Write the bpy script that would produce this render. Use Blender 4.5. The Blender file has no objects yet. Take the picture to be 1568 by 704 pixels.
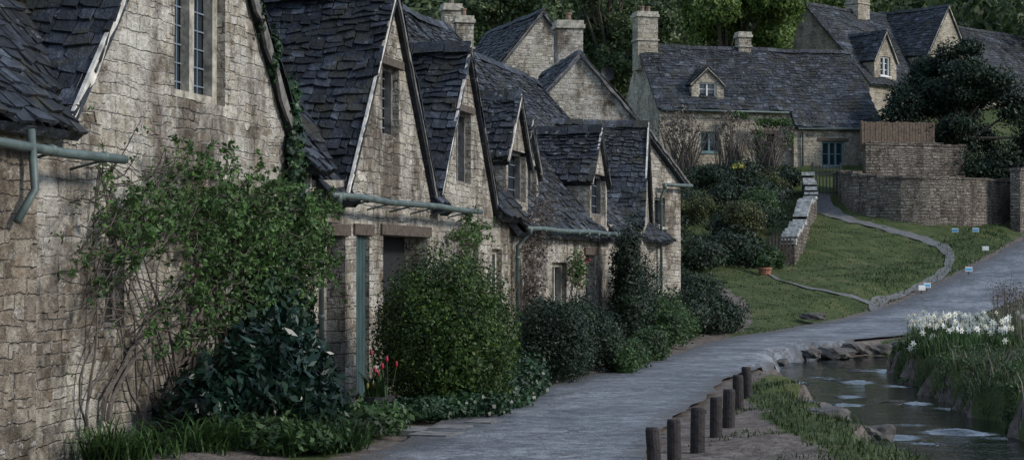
import bpy, math, random, numpy as np
from mathutils import Vector, geometry
random.seed(7)
rng = np.random.default_rng(7)
scene = bpy.context.scene
R = random.uniform

# ------------------------------------------------------------------ materials
class NT:
    def __init__(s, name):
        s.m = bpy.data.materials.new(name); s.m.use_nodes = True
        s.t = s.m.node_tree; s.b = s.t.nodes['Principled BSDF']
    def n(s, typ, ins=None, **props):
        nd = s.t.nodes.new(typ)
        for k, v in props.items(): setattr(nd, k, v)
        for k, v in (ins or {}).items(): s.set(nd.inputs[k], v)
        return nd
    def set(s, sock, v):
        if isinstance(v, bpy.types.NodeSocket): s.t.links.new(v, sock)
        else:
            if isinstance(v, tuple) and len(v) == 3 and sock.type == 'RGBA': v = v + (1,)
            sock.default_value = v
    def p(s, **k):
        for a, v in k.items(): s.set(s.b.inputs[a.replace('_', ' ')], v)
    def uv(s): return s.n('ShaderNodeTexCoord').outputs['UV']
    def pos(s): return s.n('ShaderNodeNewGeometry').outputs['Position']
    def island(s): return s.n('ShaderNodeNewGeometry').outputs['Random Per Island']
    def map(s, v, sc): return s.n('ShaderNodeMapping', {0: v, 3: sc}).outputs[0]
    def noise(s, v, sc, d=4, r=.55): return s.n('ShaderNodeTexNoise', {'Vector': v, 'Scale': sc, 'Detail': min(d,4), 'Roughness': r}).outputs[0]
    def noisec(s, v, sc, d=2): return s.n('ShaderNodeTexNoise', {'Vector': v, 'Scale': sc, 'Detail': min(d,2)}).outputs[1]
    def ramp(s, f, st):
        nd = s.n('ShaderNodeValToRGB', {0: f}); e = nd.color_ramp.elements
        while len(e) < len(st): e.new(.5)
        for i, (p, c) in enumerate(st):
            e[i].position = p
            e[i].color = (c, c, c, 1) if not isinstance(c, tuple) else c + (1,)
        return nd.outputs[0]
    def mix(s, f, a, b, bl='MIX'):
        nd = s.n('ShaderNodeMix', data_type='RGBA', blend_type=bl)
        s.set(nd.inputs[0], f); s.set(nd.inputs[6], a); s.set(nd.inputs[7], b)
        return nd.outputs[2]
    def ma(s, op, a, b=0.0, c=None):
        nd = s.n('ShaderNodeMath', {0: a, 1: b}, operation=op)
        return nd.outputs[0]
    def vadd(s, a, b, sc):
        v = s.n('ShaderNodeVectorMath', {0: b, 1: (.5, .5, .5)}, operation='SUBTRACT').outputs[0]
        v = s.n('ShaderNodeVectorMath', {0: v, 3: sc}, operation='SCALE').outputs[0]
        return s.n('ShaderNodeVectorMath', {0: a, 1: v}, operation='ADD').outputs[0]
    def bump(s, h, st, dist, prev=None):
        nd = s.n('ShaderNodeBump', {'Height': h, 'Strength': st, 'Distance': dist})
        if prev is not None: s.set(nd.inputs['Normal'], prev)
        return nd.outputs[0]

def stone(name, bw, rh, cols, mortar, bstr=.9, dist=.03, stain=.6, lichen=.35, wash=.5, mort=.014, joint=.6):
    k = NT(name); uv = k.uv()
    d = k.vadd(uv, k.noisec(uv, 1.3, 2), .10)
    d = k.vadd(d, k.noisec(uv, 5.0, 2), .050)
    d = k.vadd(d, k.noisec(uv, 24, 1), .022)
    def br(w, h, off, seed=0):
        nd = k.n('ShaderNodeTexBrick', {'Vector': k.n('ShaderNodeVectorMath',{0:d,1:off},operation='ADD').outputs[0], 'Color1': (0,0,0), 'Color2': (1,1,1), 'Mortar': (.5,.5,.5), 'Scale': 1.0,
                'Mortar Size': mort, 'Mortar Smooth': .8, 'Bias': 0.0, 'Brick Width': w, 'Row Height': h})
        nd.offset=.43; nd.squash=.65; nd.squash_frequency=3
        return nd.outputs[0], nd.outputs[1]
    c1,f1=br(bw,rh,(0,0,0)); c2,f2=br(bw*.6,rh*.62,(3.3,1.7,0)); 
    sel=k.ramp(k.noise(uv,1.8,2),[(.50,0.0),(.52,1.0)])
    tone=k.mix(sel,c1,c2); f=k.mix(sel,f1,f2)
    c = k.ramp(tone, [(i/(len(cols)-1), q) for i, q in enumerate(cols)])
    fine = k.noise(uv, 20, 4, .82)
    med = k.noise(uv, 4.6, 4, .78)
    c = k.mix(.9, c, k.ramp(fine, [(.30, .38), (.5, 1.0), (.70, 1.4)]), 'MULTIPLY')
    c = k.mix(.9, c, k.ramp(med, [(.3, .42), (.5, 1.0), (.7, 1.3)]), 'MULTIPLY')
    jm = k.ramp(k.noise(uv, 2.3, 4,.6), [(.38, .2), (.6, .9)])
    c = k.mix(k.ma('MULTIPLY', f, jm), c, mortar)
    pit = k.ma('MULTIPLY', k.ramp(f,[(.35,0.0),(.85,1.0)]), k.ramp(k.noise(uv, 3.1, 4, .78), [(.51, 0.0), (.59, 1.0)]))
    c = k.mix(k.ma('MULTIPLY', pit, .85), c, (.035, .03, .026))
    holes = k.ramp(k.noise(uv, 10, 3, .82), [(.60, 0.0), (.67, 1.0)])
    c = k.mix(k.ma('MULTIPLY', holes, .65), c, (.06, .052, .046))
    wa = k.ramp(k.noise(k.map(uv,(1,.8,1)), .95, 4, .78), [(.47, 0.0), (.58, 1.0)])
    wa = k.ma('MULTIPLY', wa, k.ramp(med,[(.35,.35),(.55,1.0)]))
    c = k.mix(k.ma('MULTIPLY', wa, wash), c, k.mix(1.0,(.70,.66,.59),k.ramp(fine,[(.3,.5),(.7,1.15)]),'MULTIPLY'))
    st = k.ramp(k.noise(k.map(uv,(1.2,.6,1)), .8, 4, .76), [(.42, 1.0), (.54, 0.0)])
    c = k.mix(k.ma('MULTIPLY', st, stain), c, k.mix(1.0, c, (.27,.235,.215), 'MULTIPLY'))
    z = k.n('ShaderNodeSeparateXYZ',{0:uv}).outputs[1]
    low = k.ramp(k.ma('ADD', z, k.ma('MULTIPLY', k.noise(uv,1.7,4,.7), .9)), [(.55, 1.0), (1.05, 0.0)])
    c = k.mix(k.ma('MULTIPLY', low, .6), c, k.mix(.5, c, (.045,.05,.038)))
    li = k.ramp(k.noise(k.map(uv, (1, 1.3, 1)), 5.1, 4, .8), [(.58, 0.0), (.64, 1.0)])
    c = k.mix(k.ma('MULTIPLY', li, lichen), c, (.62, .60, .56))
    oc = k.ramp(k.noise(k.map(uv, (1.3, 1, 1)), 2.3, 4, .78), [(.59, 0.0), (.70, 1.0)])
    c = k.mix(k.ma('MULTIPLY', oc, .45), c, (.30, .19, .10))
    k.p(Base_Color=c, Roughness=.95, Specular_IOR_Level=.25)
    h = k.ma('SUBTRACT', k.ma('MULTIPLY', tone, .6), k.ma('MULTIPLY', f, joint))
    h = k.ma('ADD', h, k.ma('MULTIPLY', fine, .9)); h = k.ma('ADD', h, k.ma('MULTIPLY', med, 1.5))
    k.p(Normal=k.bump(h, bstr, dist))
    return k.m
GOLD = [(.22,.18,.135),(.44,.39,.31),(.54,.49,.41),(.33,.30,.25),(.48,.42,.33),(.66,.62,.54)]
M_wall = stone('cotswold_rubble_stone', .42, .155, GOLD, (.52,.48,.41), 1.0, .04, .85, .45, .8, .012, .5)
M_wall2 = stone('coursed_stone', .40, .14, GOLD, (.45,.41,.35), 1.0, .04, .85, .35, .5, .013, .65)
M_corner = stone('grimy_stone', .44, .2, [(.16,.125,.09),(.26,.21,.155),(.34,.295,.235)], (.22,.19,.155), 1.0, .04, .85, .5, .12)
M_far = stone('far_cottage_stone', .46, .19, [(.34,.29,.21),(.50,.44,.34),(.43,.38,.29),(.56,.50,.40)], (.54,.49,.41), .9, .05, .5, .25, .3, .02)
M_dry = stone('dry_stone', .46, .13, [(.15,.12,.095),(.35,.30,.25),(.25,.21,.17),(.43,.385,.32)], (.04,.036,.03), 1.0, .08, .6, .3, .1, .02, .9)

def plain(name, col, rough=.7, var=.35, sc=9, metal=0, bs=.3):
    k = NT(name); o = k.pos()
    n = k.noise(o, sc, 5, .65)
    c = k.mix(1.0, col, k.ramp(n, [(.3, 1-var), (.7, 1+var)]), 'MULTIPLY')
    k.p(Base_Color=c, Roughness=rough, Metallic=metal, Normal=k.bump(n, bs, .02))
    return k.m
M_trim = plain('dressed_limestone', (.36,.33,.27), .9, .6, 7, bs=.6)
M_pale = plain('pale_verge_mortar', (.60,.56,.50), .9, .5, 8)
M_vdark = plain('dark_verge', (.15,.14,.13), .9, .7, 6)
M_wood = plain('weathered_oak', (.085,.064,.050), .85, .6, 14)
M_post = plain('bollard_wood', (.032,.026,.025), .9, .6, 22, bs=.6)
M_paint = plain('sage_paint', (.095,.125,.115), .5, .4, 5)
M_teal = plain('teal_paint', (.042,.075,.075), .5, .3, 5)
M_lead = plain('lead_came', (.18,.22,.27), .5, .2, 5)
M_tealw = plain('teal_window_paint', (.13,.22,.22), .5, .2, 5)
M_white = plain('white_paint', (.7,.71,.7), .5, .1, 5)
M_iron = plain('black_iron', (.02,.02,.022), .5, .2)
M_terra = plain('terracotta', (.36,.16,.10), .85, .3)
M_pot = plain('sooty_chimney_pot', (.20,.14,.10), .9, .5)
M_fence = plain('larch_fence', (.14,.10,.07), .85, .5)
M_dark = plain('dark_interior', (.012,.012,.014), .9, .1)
M_bark = plain('bark', (.085,.068,.052), .95, .5, 12, bs=.8)
M_stem = plain('twig_bark', (.11,.09,.075), .95, .4, 20)
M_signb = plain('sign_blue', (.10,.38,.62), .5, .1)
M_rock = plain('river_rock', (.085,.078,.072), .85, .6, 5, bs=.8)
M_flag = plain('flagstone', (.15,.145,.135), .85, .6, 6, bs=.6)
def glassm():
    k = NT('old_window_glass'); 
    k.p(Base_Color=(.02,.028,.038), Roughness=.08, Specular_IOR_Level=.9,
        Normal=k.bump(k.noise(k.pos(), 6, 2), .4, .03)); return k.m
M_glass = glassm()
def slate(name, base, bright, lich):
    k = NT(name); o = k.pos(); r = k.island()
    c = k.ramp(r, [(0, tuple(x*.5 for x in base)), (.5, base), (.88, bright), (1, tuple(x*1.8 for x in bright))])
    n = k.noise(o, 7, 4, .8)
    c = k.mix(.95, c, k.ramp(n, [(.32, .35), (.5, .95), (.68, 1.8)]), 'MULTIPLY')
    l = k.ramp(k.noise(o, 8.5, 4, .75), [(.60, 0.0), (.65, 1.0)])
    big = k.noise(o,.75,4,.6)
    l = k.ma('MULTIPLY', l, k.ramp(big,[(.42,.15),(.56,1.0)]))
    c = k.mix(k.ma('MULTIPLY', l, lich), c, (.36,.37,.37))
    mo = k.ramp(k.noise(o, 1.3, 4, .75), [(.52, 0.0), (.59, 1.0)])
    c = k.mix(k.ma('MULTIPLY', mo, .65), c, (.036,.033,.019))
    c = k.mix(.75, c, k.ramp(big,[(.4,1.3),(.58,.5)]), 'MULTIPLY')
    k.p(Base_Color=c, Roughness=.66, Specular_IOR_Level=.33, Normal=k.bump(n, 1.0, .045))
    return k.m
M_slate = slate('stone_slate', (.020,.024,.032), (.035,.041,.052), .55)
M_slate2 = slate('stone_slate_lichened', (.030,.035,.044), (.054,.061,.073), .95)
def leafm(name, cols, trans=.25, rough=.55, g=1.2):
    k = NT(name); r = k.island()
    c = k.ramp(r, [(i/(len(cols)-1), tuple(x*g for x in q)) for i, q in enumerate(cols)])
    n = k.ramp(k.noise(k.pos(), 2.2, 1), [(.3, .45), (.7, 1.45)])
    c = k.mix(1.0, c, n, 'MULTIPLY')
    k.p(Base_Color=c, Roughness=rough, Specular_IOR_Level=.35)
    tr = k.n('ShaderNodeBsdfTranslucent', {0: c})
    mx = k.n('ShaderNodeMixShader', {0: trans, 1: k.b.outputs[0], 2: tr.outputs[0]})
    k.t.links.new(mx.outputs[0], k.t.nodes['Material Output'].inputs[0])
    return k.m
L_climb = leafm('climber_leaf', [(.03,.065,.020),(.06,.12,.033),(.10,.17,.05)])
L_ivy = leafm('ivy_leaf', [(.010,.028,.012),(.020,.047,.020),(.036,.07,.028)], .12, .4)
L_laurel = leafm('laurel_leaf', [(.006,.018,.011),(.011,.031,.019),(.024,.052,.033)], .1, .3, 1.0)
L_box = leafm('box_leaf', [(.013,.033,.009),(.032,.066,.014),(.090,.135,.025)],g=1.15)
L_hedge = leafm('hedge_leaf', [(.008,.018,.010),(.015,.031,.015),(.032,.050,.025)], .12,g=1.1)
L_shrub = leafm('shrub_leaf', [(.018,.040,.014),(.035,.070,.022),(.065,.11,.035)])
L_yew = leafm('yew_leaf', [(.006,.014,.008),(.011,.025,.012),(.024,.042,.02)], .1)
L_tree = leafm('tree_leaf', [(.045,.075,.018),(.09,.14,.03),(.15,.20,.05)], .3, g=1.3)
L_wood = leafm('woodland_leaf', [(.022,.04,.016),(.045,.07,.025),(.08,.10,.04)], .2, g=1.5)
L_brown = leafm('dry_stem', [(.07,.055,.045),(.12,.095,.08),(.17,.14,.12)], .1)
L_grass = leafm('grass_blade', [(.028,.046,.014),(.048,.075,.020),(.085,.11,.035)], .25, g=1.0)
L_strap = leafm('strap_leaf', [(.018,.045,.012),(.036,.078,.020),(.07,.12,.032)], .25, g=1.05)
L_petal = leafm('white_petal', [(.75,.75,.70),(.85,.85,.82)], .3, g=1.0)
L_yel = leafm('yellow_petal', [(.40,.37,.05),(.5,.45,.08)], .2, g=1)
L_red = leafm('red_petal', [(.40,.01,.04),(.50,.02,.06)], .2, g=1)
L_dred = leafm('dark_red_petal', [(.14,.02,.03),(.22,.03,.05)], .2, g=1)

# ------------------------------------------------------------------ mesh tools
def finish(ob, center=True):
    scene.collection.objects.link(ob)
    return ob
def fast_mesh(name, V, Fc, mats, smooth=False, fm=None):
    V = np.asarray(V, dtype=np.float64); Fc = np.asarray(Fc, dtype=np.int32)
    c = np.array([(V[:,0].min()+V[:,0].max())/2, (V[:,1].min()+V[:,1].max())/2, V[:,2].min()])
    me = bpy.data.meshes.new(name); nf, kk = Fc.shape
    me.vertices.add(len(V)); me.vertices.foreach_set('co', (V-c).ravel())
    me.loops.add(nf*kk); me.loops.foreach_set('vertex_index', Fc.ravel())
    me.polygons.add(nf); me.polygons.foreach_set('loop_start', np.arange(nf, dtype=np.int32)*kk)
    me.update(calc_edges=True)
    if smooth: me.polygons.foreach_set('use_smooth', np.ones(nf, dtype=bool))
    for m in (mats if isinstance(mats, (list, tuple)) else [mats]): me.materials.append(m)
    if fm is not None: me.polygons.foreach_set('material_index', np.asarray(fm, dtype=np.int32))
    ob = bpy.data.objects.new(name, me); ob.location = c
    return finish(ob)
class MB:
    def __init__(s): s.v=[]; s.f=[]; s.m=[]
    def add(s, vs, fs, mi=0):
        b = len(s.v); s.v += [Vector(v) for v in vs]
        for f in fs: s.f.append([b+i for i in f]); s.m.append(mi)
    def box(s, F, a0,a1,n0,n1,z0,z1, mi=0):
        c=[F(a,n,z) for z in (z0,z1) for n in (n0,n1) for a in (a0,a1)]
        s.add(c, [(0,1,3,2),(4,6,7,5),(0,4,5,1),(2,3,7,6),(0,2,6,4),(1,5,7,3)], mi)
    def tube(s, pts, rad, k=6, mi=0, cap=True):
        pts=[Vector(p) for p in pts]; n=len(pts)
        if not isinstance(rad,(list,tuple)): rad=[rad]*n
        vs=[]; fs=[]; a=None
        for i,p in enumerate(pts):
            d=(pts[min(i+1,n-1)]-pts[max(i-1,0)]).normalized()
            if a is None:
                a=d.cross(Vector((0,0,1)))
                if a.length<.3: a=d.cross(Vector((1,0,0)))
            else:
                a=a-d*a.dot(d)
                if a.length<1e-3: a=d.cross(Vector((1,0,.3)))
            a.normalize(); b=d.cross(a)
            for j in range(k):
                t=2*math.pi*j/k; vs.append(p+(a*math.cos(t)+b*math.sin(t))*rad[i])
        for i in range(n-1):
            for j in range(k):
                fs.append((i*k+j,i*k+(j+1)%k,(i+1)*k+(j+1)%k,(i+1)*k+j))
        if cap: fs += [tuple(range(k))[::-1], tuple((n-1)*k+j for j in range(k))]
        s.add(vs,fs,mi)
    def build(s, name, mats, smooth=False):
        V=s.v
        c=Vector(((min(v.x for v in V)+max(v.x for v in V))/2,(min(v.y for v in V)+max(v.y for v in V))/2,min(v.z for v in V)))
        me=bpy.data.meshes.new(name); me.from_pydata([v-c for v in V],[],s.f)
        for m in (mats if isinstance(mats,(list,tuple)) else [mats]): me.materials.append(m)
        me.polygons.foreach_set('material_index', s.m)
        if smooth: me.polygons.foreach_set('use_smooth',[True]*len(s.f))
        me.update()
        ul=me.uv_layers.new(name='UVMap'); Z=Vector((0,0,1))
        for p in me.polygons:
            n=p.normal; u=Z.cross(n)
            if u.length<.05: u=Vector((1,0,0))
            u.normalize()
            if u.x+u.y*.7<0: u=-u
            w=n.cross(u)
            if w.z<0: w=-w
            for li in p.loop_indices:
                q=V[me.loops[li].vertex_index]; ul.data[li].uv=(q.dot(u),q.dot(w))
        ob=bpy.data.objects.new(name,me); ob.location=c
        return finish(ob)
def group(name, kids, loc):
    e=bpy.data.objects.new(name,None); e.location=loc; scene.collection.objects.link(e)
    for k in kids:
        k.parent=e; k.location=k.location-Vector(loc)
    return e
class Fr:
    def __init__(s, ox, oy, ux, uy):
        l=math.hypot(ux,uy); s.o=(ox,oy); s.u=(ux/l,uy/l); s.n=(uy/l,-ux/l)
    def __call__(s,a,n,z):
        return Vector((s.o[0]+s.u[0]*a+s.n[0]*n, s.o[1]+s.u[1]*a+s.n[1]*n, z))
def wallpoly(B, F, n, outer, holes=(), depth=.24, mi=0):
    loops=[[Vector((a,z,0)) for a,z in outer]]
    for (a0,a1,z0,z1) in holes: loops.append([Vector((a0,z0,0)),Vector((a0,z1,0)),Vector((a1,z1,0)),Vector((a1,z0,0))])
    flat=[v for l in loops for v in l]
    tris=geometry.tessellate_polygon(loops)
    B.add([F(v.x,n,v.y) for v in flat],[tuple(t) for t in tris],mi)
    for (a0,a1,z0,z1) in holes:
        c=[(a0,z0),(a1,z0),(a1,z1),(a0,z1)]
        for i in range(4):
            p,q=c[i],c[(i+1)%4]
            B.add([F(p[0],n,p[1]),F(q[0],n,q[1]),F(q[0],n-depth,q[1]),F(p[0],n-depth,p[1])],[(0,1,2,3)],mi)
def window(name, F, n, a0,a1,z0,z1, lights=2, rows=5, cols=2, frame=M_trim, fw=.09, bar=.014, barm=M_iron, sill=True):
    B=MB(); nf=n-.09
    B.add([F(a0,n-.2,z0),F(a1,n-.2,z0),F(a1,n-.2,z1),F(a0,n-.2,z1)],[(0,1,2,3)],1)
    B.box(F,a0,a0+fw,nf-.1,nf,z0,z1); B.box(F,a1-fw,a1,nf-.1,nf,z0,z1)
    B.box(F,a0+fw,a1-fw,nf-.1,nf-.003,z1-fw,z1); B.box(F,a0+fw,a1-fw,nf-.1,nf-.003,z0,z0+fw*.8)
    w=(a1-a0-2*fw)/lights
    for i in range(lights):
        l=a0+fw+i*w
        if i: B.box(F,l-fw*.5,l+fw*.5,nf-.1,nf-.005,z0+fw*.8,z1-fw)
        for c in range(1,cols+1):
            x=l+w*c/(cols+1); B.box(F,x-bar/2,x+bar/2,n-.195,n-.18,z0,z1,2)
        for r in range(1,rows+1):
            z=z0+(z1-z0)*r/(rows+1); B.box(F,l,l+w,n-.196,n-.181,z-bar/2,z+bar/2,2)
    if sill: B.box(F,a0-.06,a1+.06,n-.1,n+.035,z0-.07,z0-.003)
    return B.build(name,[frame,M_glass,barm])
def sag(x,y): return .04*math.sin(x*1.3+y*.9)+.035*math.sin(x*.7-y*2.1+1)+.02*math.sin(y*4.3+x*3)+.010*math.sin(y*9.7-x*7)
def slates(B, p0, p1, q0, q1, ch=.13, tw=(.10,.28), th=.020, rough=1.0):
    p0,p1,q0,q1=[Vector(v) for v in (p0,p1,q0,q1)]
    N=(p1-p0).cross(q0-p0).normalized()
    if N.z<0: N=-N
    def P(a,b):
        a2=p0.lerp(p1,a); b2=q0.lerp(q1,a); r=a2.lerp(b2,b)
        return r+N*sag(r.x,r.y)*rough*(1 if b<.97 else .5)
    B.add([P(a/8,b/4)-N*.03 for b in range(5) for a in range(9)],
          [(b*9+a,b*9+a+1,b*9+a+10,b*9+a+9) for b in range(4) for a in range(8)])
    B.add([p0-N*.10,p1-N*.10,q1-N*.10,q0-N*.10,p0,p1,q1,q0],[(0,1,2,3),(0,1,5,4),(0,3,7,4),(1,2,6,5)])
    H=((q0-p0).length+(q1-p1).length)/2; W=(p1-p0).length
    b=0.0; ph=R(0,9)
    while b<H-.04:
        h=ch*(1.3-.6*b/H)*R(.78,1.22); a=-R(0,.2)
        while a<W:
            w=R(*tw); a0=max(a,-.03); a1=min(a+w,W+.03); a+=w
            if a1-a0<.04: continue
            g=R(.002,.010); lift=th*R(.5,2.1)+.008; dz=R(-.024,.024)+.02*math.sin(a*1.7+b*3+ph)
            u0=(a0+g)/W; u1=(a1-g)/W; v0=(b+dz-.02)/H; v1=min((b+h*1.3)/H,1.0)
            j=R(-.015,.015)/H*1.5; tw_=R(-.014,.014)
            A=P(u0,v0+j)+N*lift; C=P(u1,v0-j)+N*(lift+tw_); D=P(u1,v1)+N*.006; E=P(u0,v1)+N*.006
            A2=A-N*(th+.014); C2=C-N*(th+.014)
            if R(0,1)<.5:
                mA=A.lerp(C,R(.15,.4)); mA2=A2.lerp(C2,.25); A1=A.lerp(E,R(.1,.25))
                B.add([A1,mA,C,D,E,A2.lerp(E,.1),mA2,C2],[(0,1,2,3,4),(5,6,1,0),(6,7,2,1),(7,3,2),(5,0,4)])
            else:
                B.add([A,C,D,E,A2,C2],[(0,1,2,3),(4,5,1,0),(4,0,3),(5,2,1)])
        b+=h
def ridge(B, a, b, w=.13, mi=0):
    a,b=Vector(a),Vector(b); L=(b-a).length; d=(b-a)/L; s=d.cross(Vector((0,0,1))).normalized(); t=0
    while t<L:
        l=R(.3,.5); e=min(t+l-.015,L); z=Vector((0,0,R(0,.025)))
        o=[]
        for q in (t,e):
            c=a+d*q+z; c.z+=sag(c.x,c.y)*.4
            o+=[c-s*w-Vector((0,0,w*.95)),c+Vector((0,0,.05)),c+s*w-Vector((0,0,w*.95))]
        B.add(o,[(0,1,4,3),(1,2,5,4),(0,2,1),(3,4,5)],mi); t+=l
def verge(B, a, b, F, th=.07, dn=.05, mi=0):
    a,b=Vector(a),Vector(b); nn=Vector((F.n[0],F.n[1],0)); up=Vector((0,0,1)); k=max(3,int((b-a).length/.22))
    ts=[th*R(.35,1.3) for i in range(k+1)]
    for i in range(k):
        p=a.lerp(b,i/k); q=a.lerp(b,(i+1)/k); t1=ts[i]; t2=ts[i+1]
        B.add([p-up*t1,q-up*t2,q-up*.004,p-up*.004,p-up*t1+nn*dn,q-up*t2+nn*dn,q-up*.004+nn*dn,p-up*.004+nn*dn],
          [(0,1,2,3),(4,5,6,7),(0,1,5,4),(3,2,6,7),(0,3,7,4),(1,2,6,5)],mi)
def gable_roof(Bs, Bv, F, c, hw, z0, za, nf, nb, ov=.07, drop=.12, ch=.13, tw=(.10,.28), thv=.06):
    sl=(za-z0)/hw; cz=z0-drop*sl
    for sg in (-1,1):
        x=c+sg*(hw+drop)
        slates(Bs, F(x,nb,cz),F(x,nf+ov,cz),F(c,nb,za),F(c,nf+ov,za),ch,tw)
        e=.03 if sg<0 else .0
        verge(Bv, F(x,nf+ov-.02,cz+e),F(c,nf+ov-.02,za+e),F,thv*(1.4 if sl>1 else 1)*(1 if sg<0 else 1.5),.035,0 if sg<0 else 1)  # right rake thicker and darker: dark barge plus underside shadow put into colour
    ridge(Bs, F(c,nb,za+.03),F(c,nf+ov,za+.03))
def chimney(B, F, a, n, z0, z1, w=.6, d=.6, pots=1, potm=2):
    B.box(F,a-w/2,a+w/2,n-d/2,n+d/2,z0,z1-.25,0)
    B.box(F,a-w/2-.06,a+w/2+.06,n-d/2-.06,n+d/2+.06,z1-.25,z1-.13,1)
    B.box(F,a-w/2-.02,a+w/2+.02,n-d/2-.02,n+d/2+.02,z1-.13,z1,1)
    B.box(F,a-w/2-.05,a+w/2+.05,n-d/2-.05,n+d/2+.05,(z0+z1)/2,(z0+z1)/2+.07,1)
    for i in range(pots):
        x=a+(i-(pots-1)/2)*.3; p=F(x,n,z1)
        B.tube([p,p+Vector((0,0,.2)),p+Vector((0,0,.21)),p+Vector((0,0,.27))],[.10,.08,.11,.11],8,potm)

# ------------------------------------------------------------------ terrain
CL=np.array([(-3.4,-12,0,1.2),(-2.2,0,0,1.2),(-1.1,8,0,1.15),(-.16,15.2,0,1.15),(1.0,22,0,1.22),(2.15,27,0,1.1),(4.3,34.5,0,1.15),
 (6.2,41,0,1.45),(8.9,47,.02,1.9),(12.6,54,.35,1.85),(17.3,63,1.45,1.85),(22,72,2.75,1.85),(27,82,4.1,1.8),(34,95,5.6,1.8)])
def spline(C, step=.35):
    out=[]
    n=len(C)
    for i in range(n-1):
        p0=C[max(i-1,0)];p1=C[i];p2=C[i+1];p3=C[min(i+2,n-1)]
        k=max(2,int(np.hypot(*(p2-p1)[:2])/step))
        for j in range(k):
            t=j/k
            out.append(.5*((2*p1)+(-p0+p2)*t+(2*p0-5*p1+4*p2-p3)*t*t+(-p0+3*p1-3*p2+p3)*t**3))
    out.append(C[-1]); return np.array(out)
ROAD=spline(CL)
ST=spline(np.array([(4.0,-10,.95),(4.3,5,.95),(4.5,12,.95),(4.65,19,.95),(4.95,24,.95),(5.5,30,.95),(6.2,35,1.0),(7.7,38.8,1.0),(10.5,41,.9),(16,42.6,.9),(30,44,.9)],dtype=float))
CP=np.array([(-40,-40,0),(40,-40,1),(-40,20,1),(-15,0,0),(-12,20,0),(-10,40,.3),(0,-20,0),(0,5,0),(2.6,15,0),(3.2,22,0),(4,29,0),(-2,26,0),(1,40,.05),(3,45,.1),
 (7.5,12,.1),(7.5,20,.12),(8.0,28,.15),(9,34,.15),(12,25,.4),(14,34,.5),(12,39,.2),(20,20,1.0),(24,36,1.2),(14,47,.9),(20,52,1.9),(26,60,3.2),
 (5.5,49,.15),(8.5,52,.35),(8.5,56,1.0),(10.5,56,.8),(12.5,58,.95),(15.5,67,1.85),(14,62,1.3),(12.2,68,2.7),(12,75,3.9),(15,73,3.35),(18,74,3.25),(17,67,2.1),(21,77,3.5),(9.2,62,1.9),(10.8,69,3.1),
 (6,56,1.3),(4,50,.5),(3,60,1.8),(6,65,2.9),(5,72,4.3),(9,75,4.6),(6,79,5.7),(10,79.5,5.7),(14,80.5,5.8),(17,79,5.2),(21,83,5.6),(26,88,6),
 (-10,70,5),(-25,60,5),(-5,60,2),(22,98,9.3),(14,98,9),(0,98,9),(-15,98,9),(34,100,8.6),(45,70,6),(50,100,10),(60,40,4),
 (0,125,14.5),(25,125,14.5),(50,125,15),(-30,125,14),(0,160,23),(40,160,23),(-40,160,22),(80,150,22),(-80,150,20),(0,230,36),(80,230,36),(-80,230,34),
 (-100,50,6),(110,60,8),(-100,-30,0),(110,-30,2),(0,400,52),(150,400,52),(-150,400,50),(190,200,35),(-190,200,32)],dtype=float)
def tps_fit(C, lam=.02):
    P=C[:,:2]/20; n=len(P); r=np.hypot(P[:,None,0]-P[None,:,0],P[:,None,1]-P[None,:,1])
    K=np.where(r>0,r*r*np.log(r+1e-12),0)+lam*.05*np.eye(n); A=np.zeros((n+3,n+3)); A[:n,:n]=K
    A[:n,n]=1;A[:n,n+1:]=P;A[n,:n]=1;A[n+1:,:n]=P.T
    return np.linalg.solve(A,np.concatenate([C[:,2],[0,0,0]]))
_rd=ROAD[::6]; CPALL=np.vstack([CP,_rd[_rd[:,1]>10][:,:3]])
WT=tps_fit(CPALL)
def polydist(x,y,PL,cols):
    x=np.asarray(x,float);y=np.asarray(y,float); best=np.full(x.shape,1e9); val=[np.zeros(x.shape) for _ in cols]; side=np.zeros(x.shape)
    for i in range(0,len(PL)-1):
        a=PL[i];b=PL[i+1];dx,dy=b[0]-a[0],b[1]-a[1];L=dx*dx+dy*dy+1e-9
        t=np.clip(((x-a[0])*dx+(y-a[1])*dy)/L,0,1); d=np.hypot(x-a[0]-t*dx,y-a[1]-t*dy); m=d<best
        best=np.where(m,d,best)
        side=np.where(m,np.sign((x-a[0])*dy-(y-a[1])*dx),side)
        for k,c in enumerate(cols): val[k]=np.where(m,a[c]+t*(b[c]-a[c]),val[k])
    return best,val,side
ROADC=ROAD[::2]; STC=ST[::2]
def sm(t): t=np.clip(t,0,1); return t*t*(3-2*t)
def hfun(x,y,full=False):
    x=np.asarray(x,float).ravel(); y=np.asarray(y,float).ravel(); P=CPALL[:,:2]/20; z=np.zeros_like(x)
    z+=WT[-3]+WT[-2]*x/20+WT[-1]*y/20
    for i in range(len(P)):
        r=np.hypot(x/20-P[i,0],y/20-P[i,1]); z+=WT[i]*r*r*np.log(r+1e-12)
    dr,(zr,hw),_=polydist(x,y,ROADC,[2,3])
    b=sm((dr-hw-.1)/1.2); amp=np.clip((dr-hw)/1.0,0,1)
    z=z+amp*(.03*np.sin(x*2.1+y*1.3)+.025*np.sin(x*4.7-y*3.9)+.02*np.sin(y*7.1+x*5.2))
    z=zr-.05+(z-zr+.05)*b
    ds,(sw,),side=polydist(x,y,STC,[2])
    wob=.16*np.sin(y*1.9+x)+.10*np.sin(y*4.3+1)+.06*np.sin(y*9.1)
    c=1-sm((ds-sw+.05+wob)/.45)
    z=z*(1-c)+c*(-.75)
    z=z+.12*np.exp(-((ds-sw-.7)/.5)**2)*(side>0)
    if full: return z,dr,hw,ds,sw,side
    return z
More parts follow.
